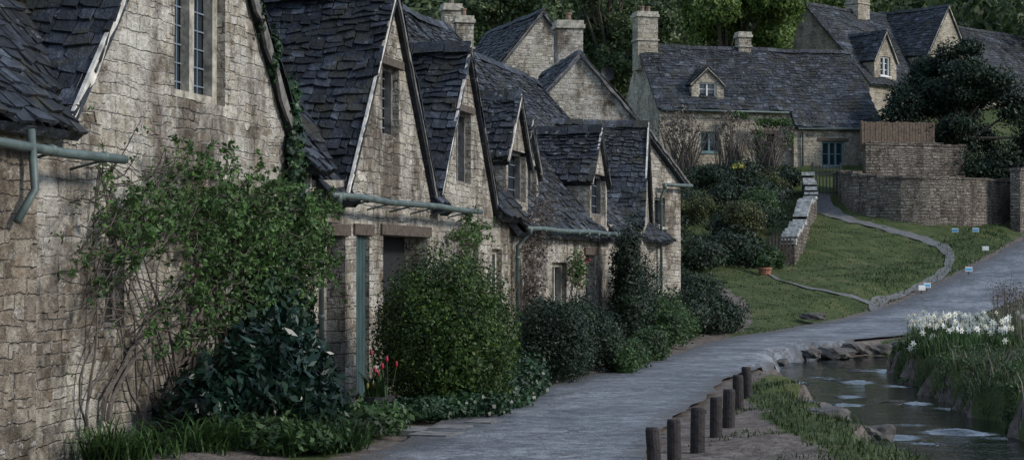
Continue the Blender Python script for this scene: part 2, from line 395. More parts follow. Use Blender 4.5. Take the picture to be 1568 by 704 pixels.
xs=np.concatenate([np.arange(-200,-20,15),np.arange(-20,-5,1.5),np.arange(-5,14,.2),np.arange(14,30,.5),np.arange(30,60,3),np.arange(60,210,15)])
ys=np.concatenate([np.arange(-60,8,4),np.arange(8,46,.2),np.arange(46,90,.5),np.arange(90,160,4),np.arange(160,410,20)])
XX,YY=np.meshgrid(xs,ys); Z,dr,hw,ds,sw,side=hfun(XX,YY,True)
x=XX.ravel();y=YY.ravel(); V=np.stack([x,y,Z],1); nx=len(xs);ny=len(ys)
ii,jj=np.meshgrid(np.arange(nx-1),np.arange(ny-1)); q=(jj*nx+ii).ravel()
dirt=np.zeros(len(x))
dirt=np.maximum(dirt,(1-sm((dr-hw-.1)/.5))*.9)
dirt=np.where((y<33)&(x>CL[0,0])&(dr<hw+2.2)&(ds>sw+.95)&(np.interp(y,ROAD[:,1],ROAD[:,0])<x),1.0,dirt)
dirt=np.where((x-(.252*y-7.52)<1.6)&(y<50)&(np.interp(y,ROAD[:,1],ROAD[:,0])>x),.8,dirt)
dirt=np.where(ds<sw+.12,1.0,dirt)
dpath=np.hypot(x-5.8,(y-52)*.35); dirt=np.maximum(dirt,1-sm((dpath-.5)/.8))
ground=fast_mesh('ground_terrain',V,np.stack([q,q+1,q+nx+1,q+nx],1),[],smooth=True)
at=ground.data.attributes.new('dirt','FLOAT','POINT'); at.data.foreach_set('value',dirt.astype(np.float32))
def groundm():
    k=NT('grass_and_earth'); o=k.pos(); a=k.n('ShaderNodeAttribute',attribute_name='dirt').outputs['Fac']
    g=k.ramp(k.noise(o,.9,4,.75),[(.3,(.032,.048,.017)),(.5,(.058,.080,.026)),(.66,(.10,.105,.045))])
    g=k.mix(.8,g,k.ramp(k.noise(o,17,4,.75),[(.3,.45),(.7,1.5)]),'MULTIPLY')
    d=k.ramp(k.noise(o,5,4,.7),[(.3,(.065,.052,.045)),(.55,(.16,.135,.118)),(.75,(.25,.22,.195))])
    leaf=k.ramp(k.noise(o,30,3,.6),[(.6,0.0),(.66,1.0)])
    d=k.mix(k.ma('MULTIPLY',leaf,.5),d,(.12,.06,.04))
    f=k.ma('ADD',a,k.ma('MULTIPLY',k.ma('SUBTRACT',k.noise(o,2.6,4,.7),.5),1.4))
    f=k.ramp(f,[(.42,0.0),(.58,1.0)])
    k.p(Base_Color=k.mix(f,g,d),Roughness=.95,Specular_IOR_Level=.2,Normal=k.bump(k.noise(o,11,4,.75),.9,.06)); return k.m
ground.data.materials.append(groundm())
def H(x,y): return float(hfun([x],[y])[0])

def strip(name, PL, mat, off, wob=.0, nc=9, drape=True):
    V=[];Fq=[];uvv=[]
    for i,p in enumerate(PL):
        a=PL[max(i-1,0)];b=PL[min(i+1,len(PL)-1)]; d=np.array([b[0]-a[0],b[1]-a[1]]);d/=np.hypot(*d)+1e-9; nrm=np.array([d[1],-d[0]])
        w=p[-1]
        wl=w+wob*(math.sin(i*.37)+.6*math.sin(i*1.13+1)); wr=w+wob*(math.sin(i*.31+2)+.6*math.sin(i*1.31))
        for j in range(nc):
            t=-1+2*j/(nc-1); ww=(wl if t<0 else wr)*t
            V.append([p[0]+nrm[0]*ww,p[1]+nrm[1]*ww,0]); uvv.append(t)
    V=np.array(V)
    if drape: V[:,2]=hfun(V[:,0],V[:,1])+off
    for i in range(len(PL)-1):
        for j in range(nc-1):
            a=i*nc+j; Fq.append((a,a+1,a+nc+1,a+nc))
    ob=fast_mesh(name,V,Fq,mat,smooth=True)
    at=ob.data.attributes.new('across','FLOAT','POINT'); at.data.foreach_set('value',np.array(uvv,dtype=np.float32))
    return ob
def roadm():
    k=NT('worn_asphalt'); o=k.pos(); sa=k.n('ShaderNodeAttribute',attribute_name='across').outputs['Fac']; a=k.ma('ABSOLUTE',sa)
    c=k.ramp(k.noise(o,.6,4,.75),[(.36,(.13,.138,.154)),(.5,(.20,.21,.23)),(.64,(.29,.30,.32))])
    c=k.mix(.95,c,k.ramp(k.noise(o,30,3,.85),[(.3,.4),(.7,1.6)]),'MULTIPLY')
    c=k.mix(.9,c,k.ramp(k.noise(o,6,4,.82),[(.34,.42),(.66,1.45)]),'MULTIPLY')
    pt=k.ramp(k.noise(o,1.6,4,.8),[(.53,0.0),(.57,1.0)])
    c=k.mix(k.ma('MULTIPLY',pt,.55),c,(.075,.078,.085))
    w=k.vadd(o,k.noisec(o,1.5,2),.9)
    cr=k.n('ShaderNodeTexVoronoi',{'Vector':w,'Scale':.75},feature='DISTANCE_TO_EDGE').outputs[0]
    cm=k.ramp(cr,[(0.0,1.0),(.022,0.0)])
    cm=k.ma('MULTIPLY',cm,k.ramp(k.noise(o,.7,2),[(.42,0.0),(.52,1.0)]))
    c=k.mix(k.ma('MULTIPLY',cm,.85),c,(.04,.04,.04))
    house_side=k.ramp(k.ma('ADD',k.ma('MULTIPLY',sa,-1.0),k.ma('MULTIPLY',k.ma('SUBTRACT',k.noise(o,1.1,4,.7),.5),1.4)),[(.45,0.0),(.8,1.0)])  # darker towards the house-side edge, broken up by noise
    c=k.mix(k.ma('MULTIPLY',house_side,.6),c,(.055,.055,.06))
    e=k.ma('ADD',a,k.ma('MULTIPLY',k.ma('SUBTRACT',k.noise(o,2.4,4,.8),.5),.9))
    e=k.ramp(e,[(.80,0.0),(.98,1.0)])
    c=k.mix(k.ma('MULTIPLY',e,.85),c,k.mix(k.noise(o,9,4,.7),(.05,.043,.036),(.15,.13,.11)))
    k.p(Base_Color=c,Roughness=k.ramp(k.noise(o,1.3,3),[(.4,.42),(.6,.7)]),Specular_IOR_Level=.5,Normal=k.bump(k.ma('ADD',k.noise(o,40,3,.8),k.ma('MULTIPLY',k.noise(o,5,4),1.2)),1.0,.035)); return k.m
strip('road',ROAD,roadm(),.055,.05,15)
def pathm():
    k=NT('gravel_path'); o=k.pos()
    c=k.ramp(k.noise(o,6,4,.75),[(.3,(.07,.07,.07)),(.7,(.19,.185,.18))])
    k.p(Base_Color=c,Roughness=.9,Normal=k.bump(k.noise(o,25,4,.8),.8,.03)); return k.m
MP=pathm()
def path(pts,w): 
    PL=spline(np.array([(a,b,w) for a,b in pts],float),.4)
    if w>.3:
        t=np.linspace(0,1,len(PL)); PL[:,2]=.5-.33*sm(t/.55)
    return strip('footpath',PL,MP,.035,.05,5)
path([(12.9,77.5),(12.9,75.5),(13.8,73.2),(15.3,71.3),(16.2,69.3),(15.9,66.5),(14.6,62.8),(12.6,58.8),(11.2,56.3),(11.0,54.0),(11.3,52.8)],.42)
path([(11.3,56.0),(9.9,55.9),(8.6,57.0),(8.0,58.8)],.14)
def waterm():
    k=NT('stream_water'); o=k.pos(); m=k.map(o,(1.5,.8,1))
    k.p(Base_Color=(.006,.008,.008),Roughness=.03,IOR=1.33,Specular_IOR_Level=.55,Normal=k.bump(k.noise(m,11,3,.65),.35,.02)); return k.m
PL=spline(ST[::3][:, :3],.12); PL=PL[(PL[:,1]>8)&(PL[:,1]<44.5)]
a_=np.roll(PL,1,0);b_=np.roll(PL,-1,0);a_[0]=PL[0];b_[-1]=PL[-1];dd=(b_-a_)[:,:2];dd/=np.linalg.norm(dd,axis=1,keepdims=True)
NC=40; tt=np.linspace(-1,1,NC); WV=np.zeros((len(PL),NC,3))
WV[:,:,0]=PL[:,0,None]+dd[:,1,None]*tt*(PL[:,2,None]+.6); WV[:,:,1]=PL[:,1,None]-dd[:,0,None]*tt*(PL[:,2,None]+.6)
wv=WV.reshape(-1,3); rw=np.random.default_rng(5); hz=np.zeros(len(wv))
for i in range(26):
    ang=rw.normal(math.pi/2,.4); lam=rw.uniform(.25,.8); kx,ky=math.cos(ang)*2*math.pi/lam,math.sin(ang)*2*math.pi/lam
    hz+=lam*.0066*np.sin(wv[:,0]*kx+wv[:,1]*ky+rw.uniform(0,6.3)+1.2*np.sin(wv[:,0]*.9+wv[:,1]*.6+i))
md=.06+1.5*np.clip(.55*np.sin(wv[:,1]*1.3+np.sin(wv[:,0]*2.1)*1.5)+.45*np.sin(wv[:,0]*5.3+wv[:,1]*2.3)+.35*np.sin(wv[:,1]*4.1-wv[:,0]*2)-.22,0,1.1)
wv[:,2]=-.32+hz*md
q=(np.arange(len(PL)-1)[:,None]*NC+np.arange(NC-1)[None,:]).ravel()
fast_mesh('stream_water',wv,np.stack([q,q+1,q+NC+1,q+NC],1),waterm(),smooth=True)

# ------------------------------------------------------------------ foliage tools
def lumpf(P,f,seed):
    r=np.random.default_rng(seed); s=np.zeros(len(P))
    for i in range(5):
        k=r.normal(size=3)*f*(1+.4*i); s+=np.sin(P@k+r.uniform(0,6))/(1+.3*i)
    return s/2.2
def nrmz(a): return a/(np.linalg.norm(a,axis=1,keepdims=True)+1e-9)
def leaf_arr(blobs,n,size,seed=1,lump=.22,shell=.6,gap=-9,flat=.8,aspect=.5,fill=.12,freq=None,zmin=None):
    r=np.random.default_rng(seed); B=np.array(blobs,float); wt=(B[:,3]*B[:,4]+B[:,4]*B[:,5]+B[:,3]*B[:,5]); wt/=wt.sum()
    def mk(n,size,lo,hi,g):
        id=r.choice(len(B),n,p=wt); c=B[id,:3]; rd=B[id,3:]
        d=nrmz(r.normal(size=(n,3))); rad=(lo+(hi-lo)*r.uniform(size=n)**.6)
        f=freq or 2.2/np.mean(B[:,3:]); P0=c+d*rd
        rad=rad*(1+lump*lumpf(P0,f,seed+5)+.08*r.normal(size=n))
        P=c+d*rd*rad[:,None]
        keep=lumpf(P,f*2.2,seed+9)>g
        if zmin is not None: keep&=P[:,2]>zmin
        P=P[keep];d=d[keep];m=len(P)
        nn=nrmz(d+flat*r.normal(size=(m,3))+np.array([0,0,.25])); t=nrmz(np.cross(nn,r.normal(size=(m,3)))); b=np.cross(nn,t)
        l=size*r.uniform(.6,1.4,(m,1)); w=l*aspect
        return np.stack([P-t*l*.5,P+b*w*.5-nn*l*.06,P+t*l*.5,P-b*w*.5-nn*l*.06],1)
    A=mk(n,size,shell,1.0,gap)
    if fill>0: A=np.concatenate([A,mk(max(20,int(n*fill)),size*2.4,.1,.72,gap-.4)])
    return A
def leaves(name,blobs,n,size,mat,**k):
    A=leaf_arr(blobs,n,size,**k).reshape(-1,3); return fast_mesh(name,A,np.arange(len(A)).reshape(-1,4),mat)
def blade_arr(P,h,w,seed=1,lean=.35):
    r=np.random.default_rng(seed); n=len(P); hh=h*r.uniform(.55,1.3,(n,1)); a=r.uniform(0,2*np.pi,n)
    d=np.stack([np.cos(a),np.sin(a),0*a],1); s=np.stack([-np.sin(a),np.cos(a),0*a],1); ln=lean*r.uniform(.2,1.4,(n,1))
    up=np.array([[0,0,1.]])
    m=P+up*hh*.6+d*hh*ln*.35; t=P+up*hh*(1-.3*ln)+d*hh*ln*1.1
    V=np.stack([P-s*w/2,P+s*w/2,m+s*w*.4,m-s*w*.4,t+s*w*.06,t-s*w*.06],1)
    b=np.arange(n)[:,None]*6
    Fc=np.concatenate([b+np.array([[0,1,2,3]]),b+np.array([[3,2,4,5]])])
    return V.reshape(-1,3),Fc
def blades(name,xy,h,w,mat,seed=1,lean=.35,dz=0):
    xy=np.asarray(xy); P=np.column_stack([xy,hfun(xy[:,0],xy[:,1])-.02+dz])
    if not np.isscalar(h): h=np.asarray(h).reshape(-1,1)
    V,Fc=blade_arr(P,h,w,seed,lean); return fast_mesh(name,V,Fc,mat)
def tree(name,x,y,z,h,blobs,n,ls,mat,seed=1,tr=.25,**k):
    r=random.Random(seed); B=MB()
    B.tube([(x,y,z-.3),(x+.1,y,z+h*.3),(x-.1,y+.1,z+h*.6),(x,y,z+h*.9)],[tr*1.3,tr,tr*.7,tr*.2],8)
    for b in blobs:
        zz=z+h*r.uniform(.2,.5); B.tube([(x,y,zz),((x+b[0])/2+r.uniform(-.3,.3),(y+b[1])/2,(zz+b[2])/2),(b[0],b[1],b[2])],[tr*.5,tr*.3,tr*.08],5)
    t=B.build('trunk',M_bark); c=leaves('crown',blobs,n,ls,mat,seed=seed,**k)
    return group(name,[t,c],(x,y,z))

# ------------------------------------------------------------------ ROW of cottages
F=Fr(-7.52,0,.2444,.9697)
RN=-3.4
def main_roof(Bs, F, segs, z_e, z_r, ov=.22, nr=RN, back=True, ch=.13):
    s0=min(a for a,b,f in segs); s1=max(b for a,b,f in segs)
    sl=(z_r-z_e)/(-nr)
    for a,b,full in segs:
        n0=ov if full else -.12
        slates(Bs,F(a,n0,z_e-sl*n0),F(b,n0,z_e-sl*n0),F(a,nr,z_r),F(b,nr,z_r),ch)
    if back: Bs.add([F(s0,nr,z_r),F(s1,nr,z_r),F(s1,2*nr,z_e),F(s0,2*nr,z_e)],[(0,1,2,3)])
    ridge(Bs,F(s0,nr,z_r+.04),F(s1,nr,z_r+.04))
def gutter(B,F,s0,s1,n,z,dz=0):
    k=6; B.tube([F(s0+(s1-s0)*i/k,n,z+dz*i/k+.012*math.sin(i*2.1)) for i in range(k+1)],.04,8)
    for i in range(int((s1-s0)/.9)+1):
        s=s0+.3+i*.9
        if s<s1: B.tube([F(s,n,z-.001),F(s+.05,n,z-.001)],.049,8); B.tube([F(s,0,z-.1),F(s,n,z-.03)],.012,4)
def downpipe(B,F,s,z0,z1,gn):
    B.tube([F(s,gn,z1),F(s,gn,z1-.08),F(s,.1,z1-.28),F(s,.1,z0)],.033,8)
    B.tube([F(s,gn,z1-.1),F(s,gn,z1+.03)],[.042,.065],8)
    z=z1-.5
    while z>z0: B.tube([F(s,.1,z),F(s,.1,z+.05)],.044,8); z-=.9
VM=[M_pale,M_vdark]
# --- cottage A
kids=[]
W=MB()
wallpoly(W,F,0,[(9,-.3),(21.45,-.3),(21.45,2.7),(20.9,3.0),(18.25,6.0),(15.75,3.05),(15.6,2.9),(9,2.9)],
         [(17.75,18.95,3.22,4.5),(16.35,16.72,1.08,1.72)])
W.add([F(9,0,-.3),F(9,-6.8,-.3),F(9,-6.8,2.9),F(9,RN,6.6),F(9,0,2.9)],[(0,1,2,3,4)])
W.add([F(21.45,0,-.3),F(21.45,-6.8,-.3),F(21.45,-6.8,2.9),F(21.45,RN,6.6),F(21.45,0,2.7)],[(0,1,2,3,4)])
W.add([F(9,-6.8,-.3),F(21.45,-6.8,-.3),F(21.45,-6.8,2.9),F(9,-6.8,2.9)],[(0,1,2,3)])
W.box(F,10,14.75,.0,.22,-.3,2.5,1)
kids.append(W.build('walls',[M_wall,M_corner]))
S=MB(); Vg=MB()
main_roof(S,F,[(9,15.55,True),(15.55,20.9,False),(20.9,21.6,True)],2.95,6.7)
gable_roof(S,Vg,F,18.25,2.55,3.0,6.05,0,-3.3,ov=.08,drop=.2,thv=.09)
kids.append(S.build('roof_slates',[M_slate])); kids.append(Vg.build('gable_verges',VM))
kids.append(window('gable_window',F,0,17.75,18.95,3.22,4.5,2,6,2,fw=.11,sill=False,barm=M_lead))
kids.append(window('stair_window',F,0,16.35,16.72,1.08,1.72,1,4,2,fw=.05,sill=False,frame=M_vdark))
G=MB(); gutter(G,F,10,16.1,.30,2.52); G.tube([F(14.5,.3,2.66),F(14.5,.34,2.2),F(14.3,.3,1.95)],.034,8)
kids.append(G.build('gutter',[M_paint],True))
group('stone_cottage',kids,F(18,-1,0))
# --- cottage B
kids=[]; W=MB()
doors=[(21.95,22.6,0.02,1.98),(23.0,23.5,0.02,2.0),(24.05,26.0,0.02,2.02),(27.6,28.7,.9,1.95),(29.5,30.1,.9,1.9)]
wallpoly(W,F,0,[(21.46,-.3),(30.5,-.3),(30.5,2.6),(29.6,2.65),(28.0,4.85),(26.45,2.65),(26.15,2.65),(24.4,5.15),(22.6,2.65),(21.46,2.6)],
   doors+[(24.0,24.7,3.3,4.2),(27.45,28.25,2.85,3.9)],depth=.35)
W.add([F(30.5,0,-.3),F(30.5,-6.8,-.3),F(30.5,-6.8,2.9),F(30.5,RN,6.6),F(30.5,0,2.6)],[(0,1,2,3,4)])
W.add([F(21.46,-6.8,-.3),F(30.5,-6.8,-.3),F(30.5,-6.8,2.9),F(21.46,-6.8,2.9)],[(0,1,2,3)])
kids.append(W.build('walls',[M_wall2]))
S=MB(); Vg=MB()
main_roof(S,F,[(21.6,22.55,True),(22.55,26.15,False),(26.15,26.5,True),(26.5,29.55,False),(29.55,30.6,True)],2.65,6.75)
gable_roof(S,Vg,F,24.4,1.8,2.65,5.2,0,-3.0,drop=.14)
gable_roof(S,Vg,F,28.0,1.55,2.65,4.9,0,-2.8,drop=.14)
kids.append(S.build('roof_slates',[M_slate])); kids.append(Vg.build('gable_verges',VM))
kids.append(window('gable_window',F,0,24.0,24.7,3.3,4.2,1,6,2,fw=.05,barm=M_lead,sill=False,frame=M_vdark))
kids.append(window('gable_window_leaded',F,0,27.45,28.25,2.85,3.9,2,6,2,fw=.05,barm=M_lead,bar=.02,sill=False,frame=M_vdark))
D=MB()
for a0,a1,z0,z1 in doors[:3]:
    D.box(F,a0-.12,a1+.12,-.02,.03,z1+.003,z1+.14)
D.box(F,23.85,24.85,-.02,.03,4.203,4.30); D.box(F,27.3,28.4,-.02,.03,3.903,4.0)
kids.append(D.build('oak_lintels',[M_wood]))
D=MB()
a0,a1,z0,z1=doors[0]; D.box(F,a0,a1,-.34,-.28,z0,z1,1)  # near-black sheet: shade inside the open doorway painted as colour
a0,a1,z0,z1=doors[1]
for i in range(4):
    w=(a1-a0)/4; D.box(F,a0+i*w+.006,a0+(i+1)*w-.006,-.10,-.05,z0,z1-.01)
D.box(F,a0-.001,a0+.07,-.05,-.01,z0,z1-.005)
a0,a1,z0,z1=doors[2]; D.box(F,a0,a1,-.36,-.33,z0,z1,1)  # second near-black sheet, painted shade filling the wide opening
kids.append(D.build('plank_door_and_dark_openings',[M_teal,M_dark]))
kids.append(window('casement_window',F,0,27.6,28.7,.9,1.95,2,4,2,fw=.08)); kids.append(window('small_window',F,0,29.5,30.1,.9,1.9,1,4,2,fw=.08))
G=MB(); gutter(G,F,21.3,27.7,.30,2.42); downpipe(G,F,21.5,0,2.42,.30); kids.append(G.build('gutter',[M_paint],True))
group('stone_cottage',kids,F(26,-1,0))
# --- cottage C
kids=[];W=MB()
wd=[(31.6,32.3,.8,1.75),(33.7,34.9,.75,1.7),(36.6,37.5,0.02,1.85)]
wallpoly(W,F,0,[(30.51,-.3),(38.9,-.3),(38.9,2.45),(30.51,2.45)],wd)
W.add([F(38.9,0,-.3),F(38.9,-6.8,-.3),F(38.9,-6.8,2.9),F(38.9,RN,6.4),F(38.9,0,2.45)],[(0,1,2,3,4)])
W.add([F(30.51,-6.8,-.3),F(38.9,-6.8,-.3),F(38.9,-6.8,2.9),F(30.51,-6.8,2.9)],[(0,1,2,3)])
S=MB();Vg=MB()
main_roof(S,F,[(30.6,38.9,True)],2.45,6.6)
def dormer(c,hw,z0,ze,za,nf,nb,win=True,S=S,Vg=Vg,W=W,F=F,kids=kids,ml=1):
    h=[(c-hw+.14,c+hw-.14,ze-.75,ze+.08)] if win else []
    wallpoly(W,F,nf,[(c-hw,z0),(c+hw,z0),(c+hw,ze),(c,za),(c-hw,ze)],h)
    for sg in (-1,1): W.add([F(c+sg*hw,nf,z0),F(c+sg*hw,nb,z0),F(c+sg*hw,nb,ze),F(c+sg*hw,nf,ze)],[(0,1,2,3)])
    gable_roof(S,Vg,F,c,hw,ze,za,nf,nb,ov=.07,drop=.1,ch=.12,tw=(.10,.25),thv=.05)
    if win:
        a0,a1,b0,b1=h[0]; kids.append(window('dormer_window',F,nf,a0,a1,b0,b1,ml,3,1,fw=.06,sill=False,frame=M_vdark,barm=M_lead))
dormer(31.2,.75,2.4,3.45,4.45,-.02,-2.6)
dormer(33.4,.7,2.6,3.35,4.2,-.35,-2.4)
dormer(38.0,.85,2.4,3.4,4.4,-.02,-2.6)
kids.append(W.build('walls',[M_wall])); kids.append(S.build('roof_slates',[M_slate2])); kids.append(Vg.build('gable_verges',VM))
for i,(a0,a1,b0,b1) in enumerate(wd[:2]): kids.append(window('casement_window',F,0,a0,a1,b0,b1,2,3,1,fw=.08))
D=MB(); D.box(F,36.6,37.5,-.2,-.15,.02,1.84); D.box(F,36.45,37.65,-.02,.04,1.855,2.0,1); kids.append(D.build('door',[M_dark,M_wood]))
G=MB(); gutter(G,F,30.6,38.6,.30,2.24,.05); downpipe(G,F,30.75,0,2.24,.30); kids.append(G.build('gutter',[M_paint],True))
group('stone_cottage',kids,F(34,-1,0))
# --- cottage D
kids=[];W=MB();S=MB();Vg=MB()
wallpoly(W,F,0,[(38.91,-.3),(41.5,-.3),(41.5,2.5),(38.91,2.5)],[(39.6,40.4,.9,1.9)])
main_roof(S,F,[(38.9,47,True)],2.5,6.3)
F2=Fr(3.02,41.6,.13,.99)
wallpoly(W,F2,0,[(-1.5,-.3),(1.9,-.3),(1.9,2.7),(.2,4.85),(-1.5,2.7)],[(-.2,.5,.9,1.9)])
W.add([F2(-1.5,0,-.3),F2(-1.5,-2.5,-.3),F2(-1.5,-2.5,2.7),F2(-1.5,0,2.7)],[(0,1,2,3)])
gable_roof(S,Vg,F2,.2,1.75,2.65,4.9,0,-3.4,ov=.08,drop=.15)
F3=Fr(3.10,43.6,.60,.80)
wallpoly(W,F3,0,[(-.6,-.3),(1.75,-.3),(1.75,3.75),(0,4.85),(-.6,4.4)],[(.55,1.05,2.6,3.3)])
W.add([F3(1.75,0,-.3),F3(1.75,-4,-.3),F3(1.75,-4,3.75),F3(1.75,0,3.75)],[(0,1,2,3)])
slates(S,F3(1.95,-4,3.65),F3(1.95,.14,3.65),F3(-.05,-4,4.98),F3(-.05,.14,4.98))
verge(Vg,F3(1.95,.12,3.68),F3(-.05,.12,5.01),F3,mi=1)
slates(S,F3(-1.6,-4,3.6),F3(-1.6,.14,3.6),F3(-.05,-4,4.98),F3(-.05,.14,4.98))
kids.append(W.build('walls',[M_wall2])); kids.append(S.build('roof_slates',[M_slate2])); kids.append(Vg.build('gable_verges',VM))
kids.append(window('casement_window',F,0,39.6,40.4,.9,1.9,2,3,1,fw=.08)); kids.append(window('wing_window',F2,0,-.2,.5,.9,1.9,2,3,1,fw=.08)); kids.append(window('end_window',F3,0,.55,1.05,2.6,3.3,1,3,1,fw=.06))
G=MB(); downpipe(G,F3,.7,0,3.6,.2); G.tube([F3(.7,.2,3.6),F3(1.95,.2,3.62)],.045,8); kids.append(G.build('downpipe',[M_paint],True))
group('stone_cottage',kids,F(43,-1,0))

def gable_house(name,ox,oy,ux,uy,hw,ze,za,dep,zb,chs=(),mw=M_wall2,dish=False,win=()):
    Fh=Fr(ox,oy,ux,uy);kids=[];W=MB();S=MB();Vg=MB()
    wallpoly(W,Fh,0,[(-hw,zb),(hw,zb),(hw,ze),(0,za),(-hw,ze)],win)
    for sg in (-1,1): W.add([Fh(sg*hw,0,zb),Fh(sg*hw,-dep,zb),Fh(sg*hw,-dep,ze),Fh(sg*hw,0,ze)],[(0,1,2,3)])
    wallpoly(W,Fh,-dep,[(-hw,zb),(hw,zb),(hw,ze),(0,za),(-hw,ze)])
    gable_roof(S,Vg,Fh,0,hw,ze,za+.05,0,-dep,ov=.1,drop=.15,ch=.18,tw=(.18,.36))
    for (a,n,z0,z1,w,p) in chs:
        C=MB(); chimney(C,Fh,a,n,z0,z1,w,w*.8,p); kids.append(C.build('chimney',[mw,M_trim,M_pot]))
    if dish:
        C=MB(); c=Fh(1.15,-1.5,7.45); vs=[c]
        for rr,dz in ((.10,.02),(.2,.07)):
            for j in range(14):
                t=j*math.pi/7; vs.append(c+Vector((math.cos(t)*rr,-dz,math.sin(t)*rr*1.1)))
        fs=[(0,1+j,1+(j+1)%14) for j in range(14)]+[(1+j,1+(j+1)%14,15+(j+1)%14,15+j) for j in range(14)]
        C.add(vs,fs); C.tube([c,c+Vector((0,-.25,-.06))],.012,4); C.tube([c,c+Vector((0,.05,-1.1))],.02,5); kids.append(C.build('satellite_dish',[M_iron]))
    kids+= [W.build('walls',[mw]),S.build('roof_slates',[M_slate2]),Vg.build('gable_verges',[M_vdark,M_vdark])]
    for w in win: kids.append(window('gable_window',Fh,0,*w,1,3,1,fw=.07))
    return group(name,kids,Fh(0,-dep/2,zb))
gable_house('stone_gable_cottage',2.0,53.5,.985,.17,2.7,4.9,7.85,6,-.2,[(.3,-3.2,6.5,9.25,.8,1)],M_wall,True)
gable_house('stone_gable_cottage',1.1,66,.95,.3,2.4,7.9,10.85,7,1.5,[(-3.0,-1.5,7.5,11.2,.65,1)])
gable_house('stone_gable_cottage',-2.3,62,.97,.25,2.2,6.6,9.0,7,1.5,[(.9,-1.0,8,10.3,.6,1),(-2.0,-1.2,7,11.2,.8,1)])

# --- far cottage
kids=[];W=MB();S=MB();Vg=MB()
FC=Fr(6.46,80,.966,.259); ze=8.75;zr=11.6;nr=-2.6
hl=[(4.55,5.45,5.75,7.55),(1.9,2.8,6.7,7.6)]
wallpoly(W,FC,0,[(0,4),(6.2,4),(6.2,ze),(0,ze)],hl)
wallpoly(W,FC,.35,[(6.2,4),(10.3,4),(10.3,8.05),(6.2,8.05)],[(7.55,8.65,6.15,7.25)])
W.add([FC(6.2,.35,4),FC(6.2,0,4),FC(6.2,0,8.4),FC(6.2,.35,8.05)],[(0,1,2,3)])
for a in (0,10.3): W.add([FC(a,.35 if a else 0,4),FC(a,2*nr,4),FC(a,2*nr,ze),FC(a,nr,zr),FC(a,.35 if a else 0,8.05 if a else ze)],[(0,1,2,3,4)])
W.add([FC(0,2*nr,4),FC(10.3,2*nr,4),FC(10.3,2*nr,ze),FC(0,2*nr,ze)],[(0,1,2,3)])
slates(S,FC(-.12,.2,ze-.2),FC(6.2,.2,ze-.2),FC(-.12,nr,zr),FC(6.2,nr,zr),.18,(.18,.38))
slates(S,FC(6.2,.55,7.85),FC(10.45,.55,7.85),FC(6.2,nr,zr-.05),FC(10.45,nr,zr-.05),.18,(.18,.38))
S.add([FC(0,nr,zr),FC(10.3,nr,zr),FC(10.3,2*nr-.2,ze-.2),FC(0,2*nr-.2,ze-.2)],[(0,1,2,3)])
ridge(S,FC(-.1,nr,zr+.05),FC(10.4,nr,zr+.05))
c,hw,zf,zb_,za=2.35,.75,8.95,9.75,10.45
wallpoly(W,FC,-.25,[(c-hw,zf-.3),(c+hw,zf-.3),(c+hw,zb_),(c,za),(c-hw,zb_)],[(c-.42,c+.42,zf,zf+.85)])
for sg in (-1,1): W.add([FC(c+sg*hw,-.25,zf-.3),FC(c+sg*hw,-1.8,zf-.3),FC(c+sg*hw,-1.8,zb_),FC(c+sg*hw,-.25,zb_)],[(0,1,2,3)])
gable_roof(S,Vg,FC,c,hw,zb_,za,-.25,-2.2,ov=.08,drop=.08,ch=.15,tw=(.15,.3))
kids.append(window('dormer_window',FC,-.25,c-.42,c+.42,zf,zf+.85,2,2,0,frame=M_white,fw=.06,barm=M_white,bar=.03))
kids.append(window('front_window',FC,.35,7.55,8.65,6.15,7.25,3,1,0,frame=M_tealw,fw=.08,barm=M_tealw,bar=.035))
kids.append(window('parlour_window',FC,0,1.9,2.8,6.7,7.6,2,1,0,frame=M_tealw,fw=.08,barm=M_tealw,bar=.035))
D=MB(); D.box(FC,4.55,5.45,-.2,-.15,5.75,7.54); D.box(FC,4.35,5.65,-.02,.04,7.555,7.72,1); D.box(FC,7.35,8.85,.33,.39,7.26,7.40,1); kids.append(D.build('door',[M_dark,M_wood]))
for (a,z0,z1,w,p) in ((.25,10.5,13.15,.95,2),(5.0,11,12.4,.6,0)):
    C=MB(); chimney(C,FC,a,nr,z0,z1,w,w*.8,p); kids.append(C.build('chimney',[M_far,M_trim,M_pot]))
G=MB(); G.tube([FC(6.0,.28,ze-.25),FC(0,.28,ze-.25)],.05,8); G.tube([FC(10.4,.62,7.8),FC(6.3,.62,7.8),FC(6.6,.45,7.6),FC(6.6,.42,5.6)],.05,8); kids.append(G.build('gutter',[M_paint],True))
kids+=[W.build('walls',[M_far]),S.build('roof_slates',[M_slate2]),Vg.build('gable_verges',[M_trim,M_trim])]
group('stone_cottage',kids,FC(5,-2,5.5))
# --- hilltop house
kids=[];W=MB();S=MB();Vg=MB()
FD=Fr(19.2,98,.735,.678); dz=4.2; e0=11.7; r0=16.2
W.add([FD(0,0,7),FD(0,-2*dz,7),FD(0,-2*dz,e0),FD(0,-dz,r0),FD(0,0,e0)],[(0,1,2,3,4)])
wallpoly(W,FD,0,[(0,7),(22,7),(22,e0),(0,e0)],[(5,6.2,9,10.3)])
W.add([FD(22,0,7),FD(22,-2*dz,7),FD(22,-2*dz,e0),FD(22,-dz,r0),FD(22,0,e0)],[(0,1,2,3,4)])
sl=(r0-e0)/dz
slates(S,FD(-.2,.25,e0-sl*.25),FD(22,.25,e0-sl*.25),FD(-.2,-dz,r0),FD(22,-dz,r0),.22,(.22,.45))
slates(S,FD(22,-2*dz-.2,e0-.2),FD(-.2,-2*dz-.2,e0-.2),FD(22,-dz,r0),FD(-.2,-dz,r0),.3,(.3,.6))
ridge(S,FD(-.2,-dz,r0+.05),FD(22,-dz,r0+.05))
